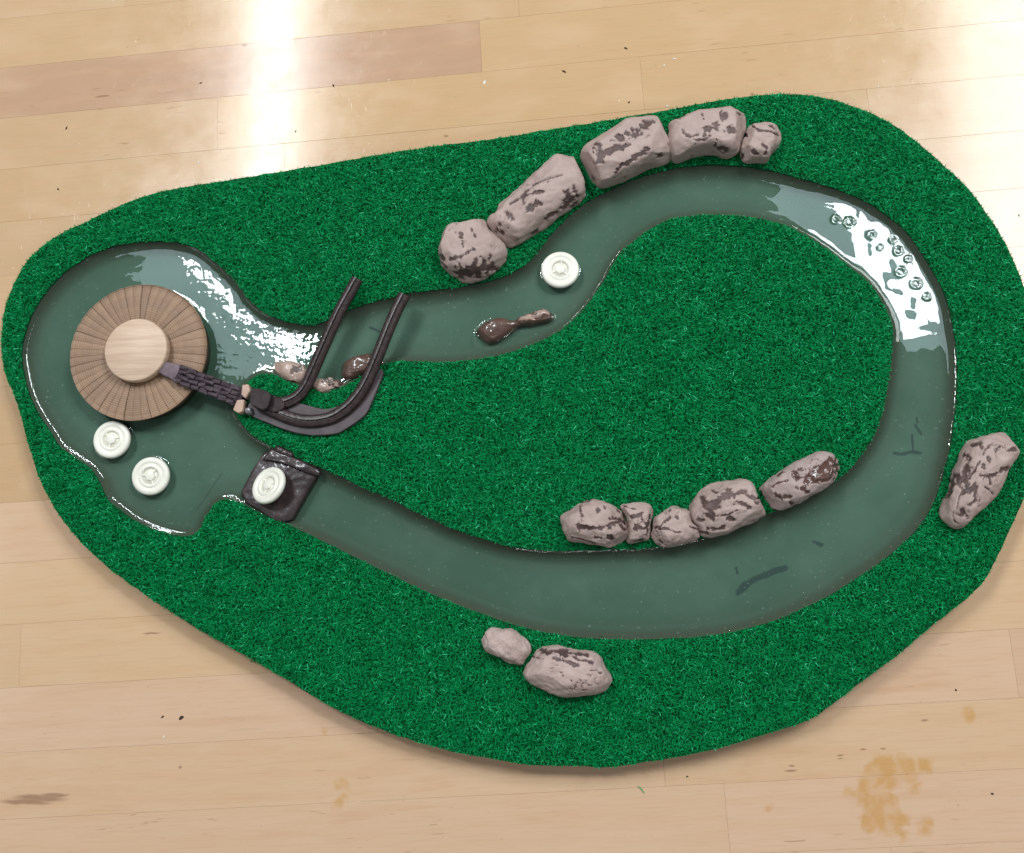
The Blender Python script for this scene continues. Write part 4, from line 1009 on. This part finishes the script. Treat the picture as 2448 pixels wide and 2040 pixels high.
# ------------------------------------------------------------------ artificial grass
def grass(name, allow, loops, count_per_m2, parent, seed):
    r = np.random.default_rng(seed)
    lo = loops[0].min(0); hi = loops[0].max(0)
    n = int((hi - lo).prod() * count_per_m2)
    P = lo + r.random((n, 2)) * (hi - lo)
    k = inside(P, loops[0])
    for l in loops[1:]: k &= ~inside(P, l)
    k &= ~inside(P, plate_outline)
    P = P[k]; n = len(P)
    clump = fbm(np.c_[P * 110, np.zeros(n)], 3)
    L = .0036 * (1 + .35 * r.normal(size=n)).clip(.45, 1.6)
    de = np.min([dist_line(P, l[::2]) for l in loops], axis=0)
    L *= .45 + .55 * sstep(.0005, .004, de)
    az = r.random(n) * 2 * math.pi + 1.5 * clump
    lean = np.abs(r.normal(size=n)) * .55 + .25
    curl = r.normal(size=n) * 1.1 + .6
    tw = r.normal(size=n) * .8
    w = .00024 * (1 + .4 * r.random(n))
    segs = 3
    V = np.zeros((n, segs * 2 + 1, 3))
    pos = np.c_[P, np.full(n, ZT)]
    ang = lean * .4; azc = az.copy()
    for s in range(segs + 1):
        sd = np.stack([-np.sin(azc + tw * s / segs), np.cos(azc + tw * s / segs), np.zeros(n)], -1)
        taper = 1 - .75 * (s / segs) ** 2
        if s < segs:
            V[:, 2 * s] = pos + sd * (w * taper)[:, None]; V[:, 2 * s + 1] = pos - sd * (w * taper)[:, None]
        else: V[:, 2 * s] = pos
        d = np.stack([np.sin(ang) * np.cos(azc), np.sin(ang) * np.sin(azc), np.cos(ang)], -1)
        pos = pos + d * (L / segs)[:, None]
        ang = np.clip(ang + (lean * .6 + curl * .5) , -2.0, 1.9)
        azc = azc + r.normal(size=n) * .35
    V[..., 2] = np.maximum(V[..., 2], ZT + .0003)
    nv = segs * 2 + 1
    base = (np.arange(n) * nv)[:, None]
    Q = np.concatenate([base + np.array([2 * s, 2 * s + 1, 2 * s + 3, 2 * s + 2]) for s in range(segs - 1)])
    T = base + np.array([2 * (segs - 1), 2 * (segs - 1) + 1, 2 * segs])
    tint = np.clip(.42 + .19 * r.normal(size=n) + .28 * clump + (r.random(n) > .955) * .5, 0, 1)
    me = mesh_np(name, V.reshape(-1, 3), [Q, T], False, {'tint': np.repeat(tint, nv)})
    o = link(name, me, MAT_GRASS, parent); o['kind'] = 'stuff'
    return o
grass('grass', None, [outer, river], 2.0e6, board, 11)
grass('grass', None, [island], 2.0e6, board, 12)

# ------------------------------------------------------------------ crumbs, flakes and stray blades on the table
r = np.random.default_rng(3)
def specks(name, pts, mat, size, label, kindlab):
    Vs, Fs, c = [], [], 0
    ico = np.array([(1, 0, 0), (0, 1, 0), (-1, 0, 0), (0, -1, 0), (0, 0, .7), (.7, .7, .1), (-.7, .7, .1)])
    for (x, y, s) in pts:
        q = unproj(np.array([x]), np.array([y]), 0.0)[0]
        a = r.random() * 6.28; e = r.uniform(.35, .7)
        base = np.array([(math.cos(t) * (1 + .3 * r.normal()), e * math.sin(t) * (1 + .3 * r.normal()), 0) for t in np.arange(7) * 2 * math.pi / 7])
        top_ = base * .5 + (0, 0, .35)
        M = np.array([[math.cos(a), -math.sin(a), 0], [math.sin(a), math.cos(a), 0], [0, 0, 1]])
        V = np.vstack([base, top_]) @ M.T * (s * .17e-3) + q + (0, 0, .00003)
        i = np.arange(7); j = (i + 1) % 7
        Vs.append(V); Fs.append((np.stack([i, j, j + 7, i + 7], -1) + c, (np.arange(7) + 7 + c)[None])); c += 14
    me = mesh_np(name, np.vstack(Vs), [np.vstack([f[0] for f in Fs]), np.vstack([f[1] for f in Fs])], False)
    o = link(name, me, mat); o['kind'] = 'stuff'; o['label'] = label
    return o
dark = [d for d in [(480, 199, 7), (797, 205, 6), (1348, 171, 10), (1496, 116, 8), (159, 306, 7), (139, 453, 6), (1503, 245, 5), (433, 1716, 12), (389, 1714, 6), (396, 1558, 4), (127, 1280, 4), (1863, 205, 4),
        (2436, 515, 6), (2415, 516, 4), (2372, 1898, 5), (1643, 1857, 5), (1860, 1872, 4), (706, 315, 5), (727, 316, 4), (608, 330, 4), (2385, 1525, 3), (2285, 1650, 5), (1950, 1916, 3), (303, 1749, 3)] if d[2] > 4]
specks('dirt_crumbs', dark, MAT_CRUMB, 1, 'small dark crumbs and specks scattered on the table top', 'crumbs')
flake = [(1612, 141, 7), (1588, 156, 4), (1158, 197, 7), (475, 388, 6), (1480, 242, 5), (1595, 254, 8), (2100, 207, 4), (392, 1762, 4), (611, 275, 4)]
specks('white_flakes', flake, MAT_FLAKE, 1, 'small white flakes lying on the table top above the model', 'flakes')
def blade(pts, label):
    P = chaikin(np.c_[world_pts('S', pts, 0.0)[:, :2], [.0004 + .0006 * math.sin(i * 1.7) ** 2 for i in range(len(pts))]], 2, False)
    T = np.gradient(P, axis=0); S = np.cross([0, 0, 1], T); S /= np.linalg.norm(S, axis=1)[:, None]
    n = len(P); w = .0003 * (1 - .6 * np.abs(np.linspace(-1, 1, n)))[:, None]
    V = np.vstack([P + S * w, P - S * w, P + S * w * .6 + (0, 0, .0002)])
    i = np.arange(n - 1)
    F = np.vstack([np.stack([a * n + i, a * n + i + 1, b * n + i + 1, b * n + i], -1) for a, b in ((0, 1), (1, 2), (2, 0))])
    me = mesh_np('grass_blade', V, F, False, {'tint': np.full(len(V), .9)})
    tag(link('grass_blade', me, MAT_GRASS), label, 'grass blade', 'stray grass blades on the table')
blade([(1524, 1880), (1533, 1885), (1540, 1897)], 'stray green grass blade on the table below the front turf edge')
blade([(612, 1585), (606, 1580), (598, 1583)], 'stray green grass blade on the table at the lower left turf edge')
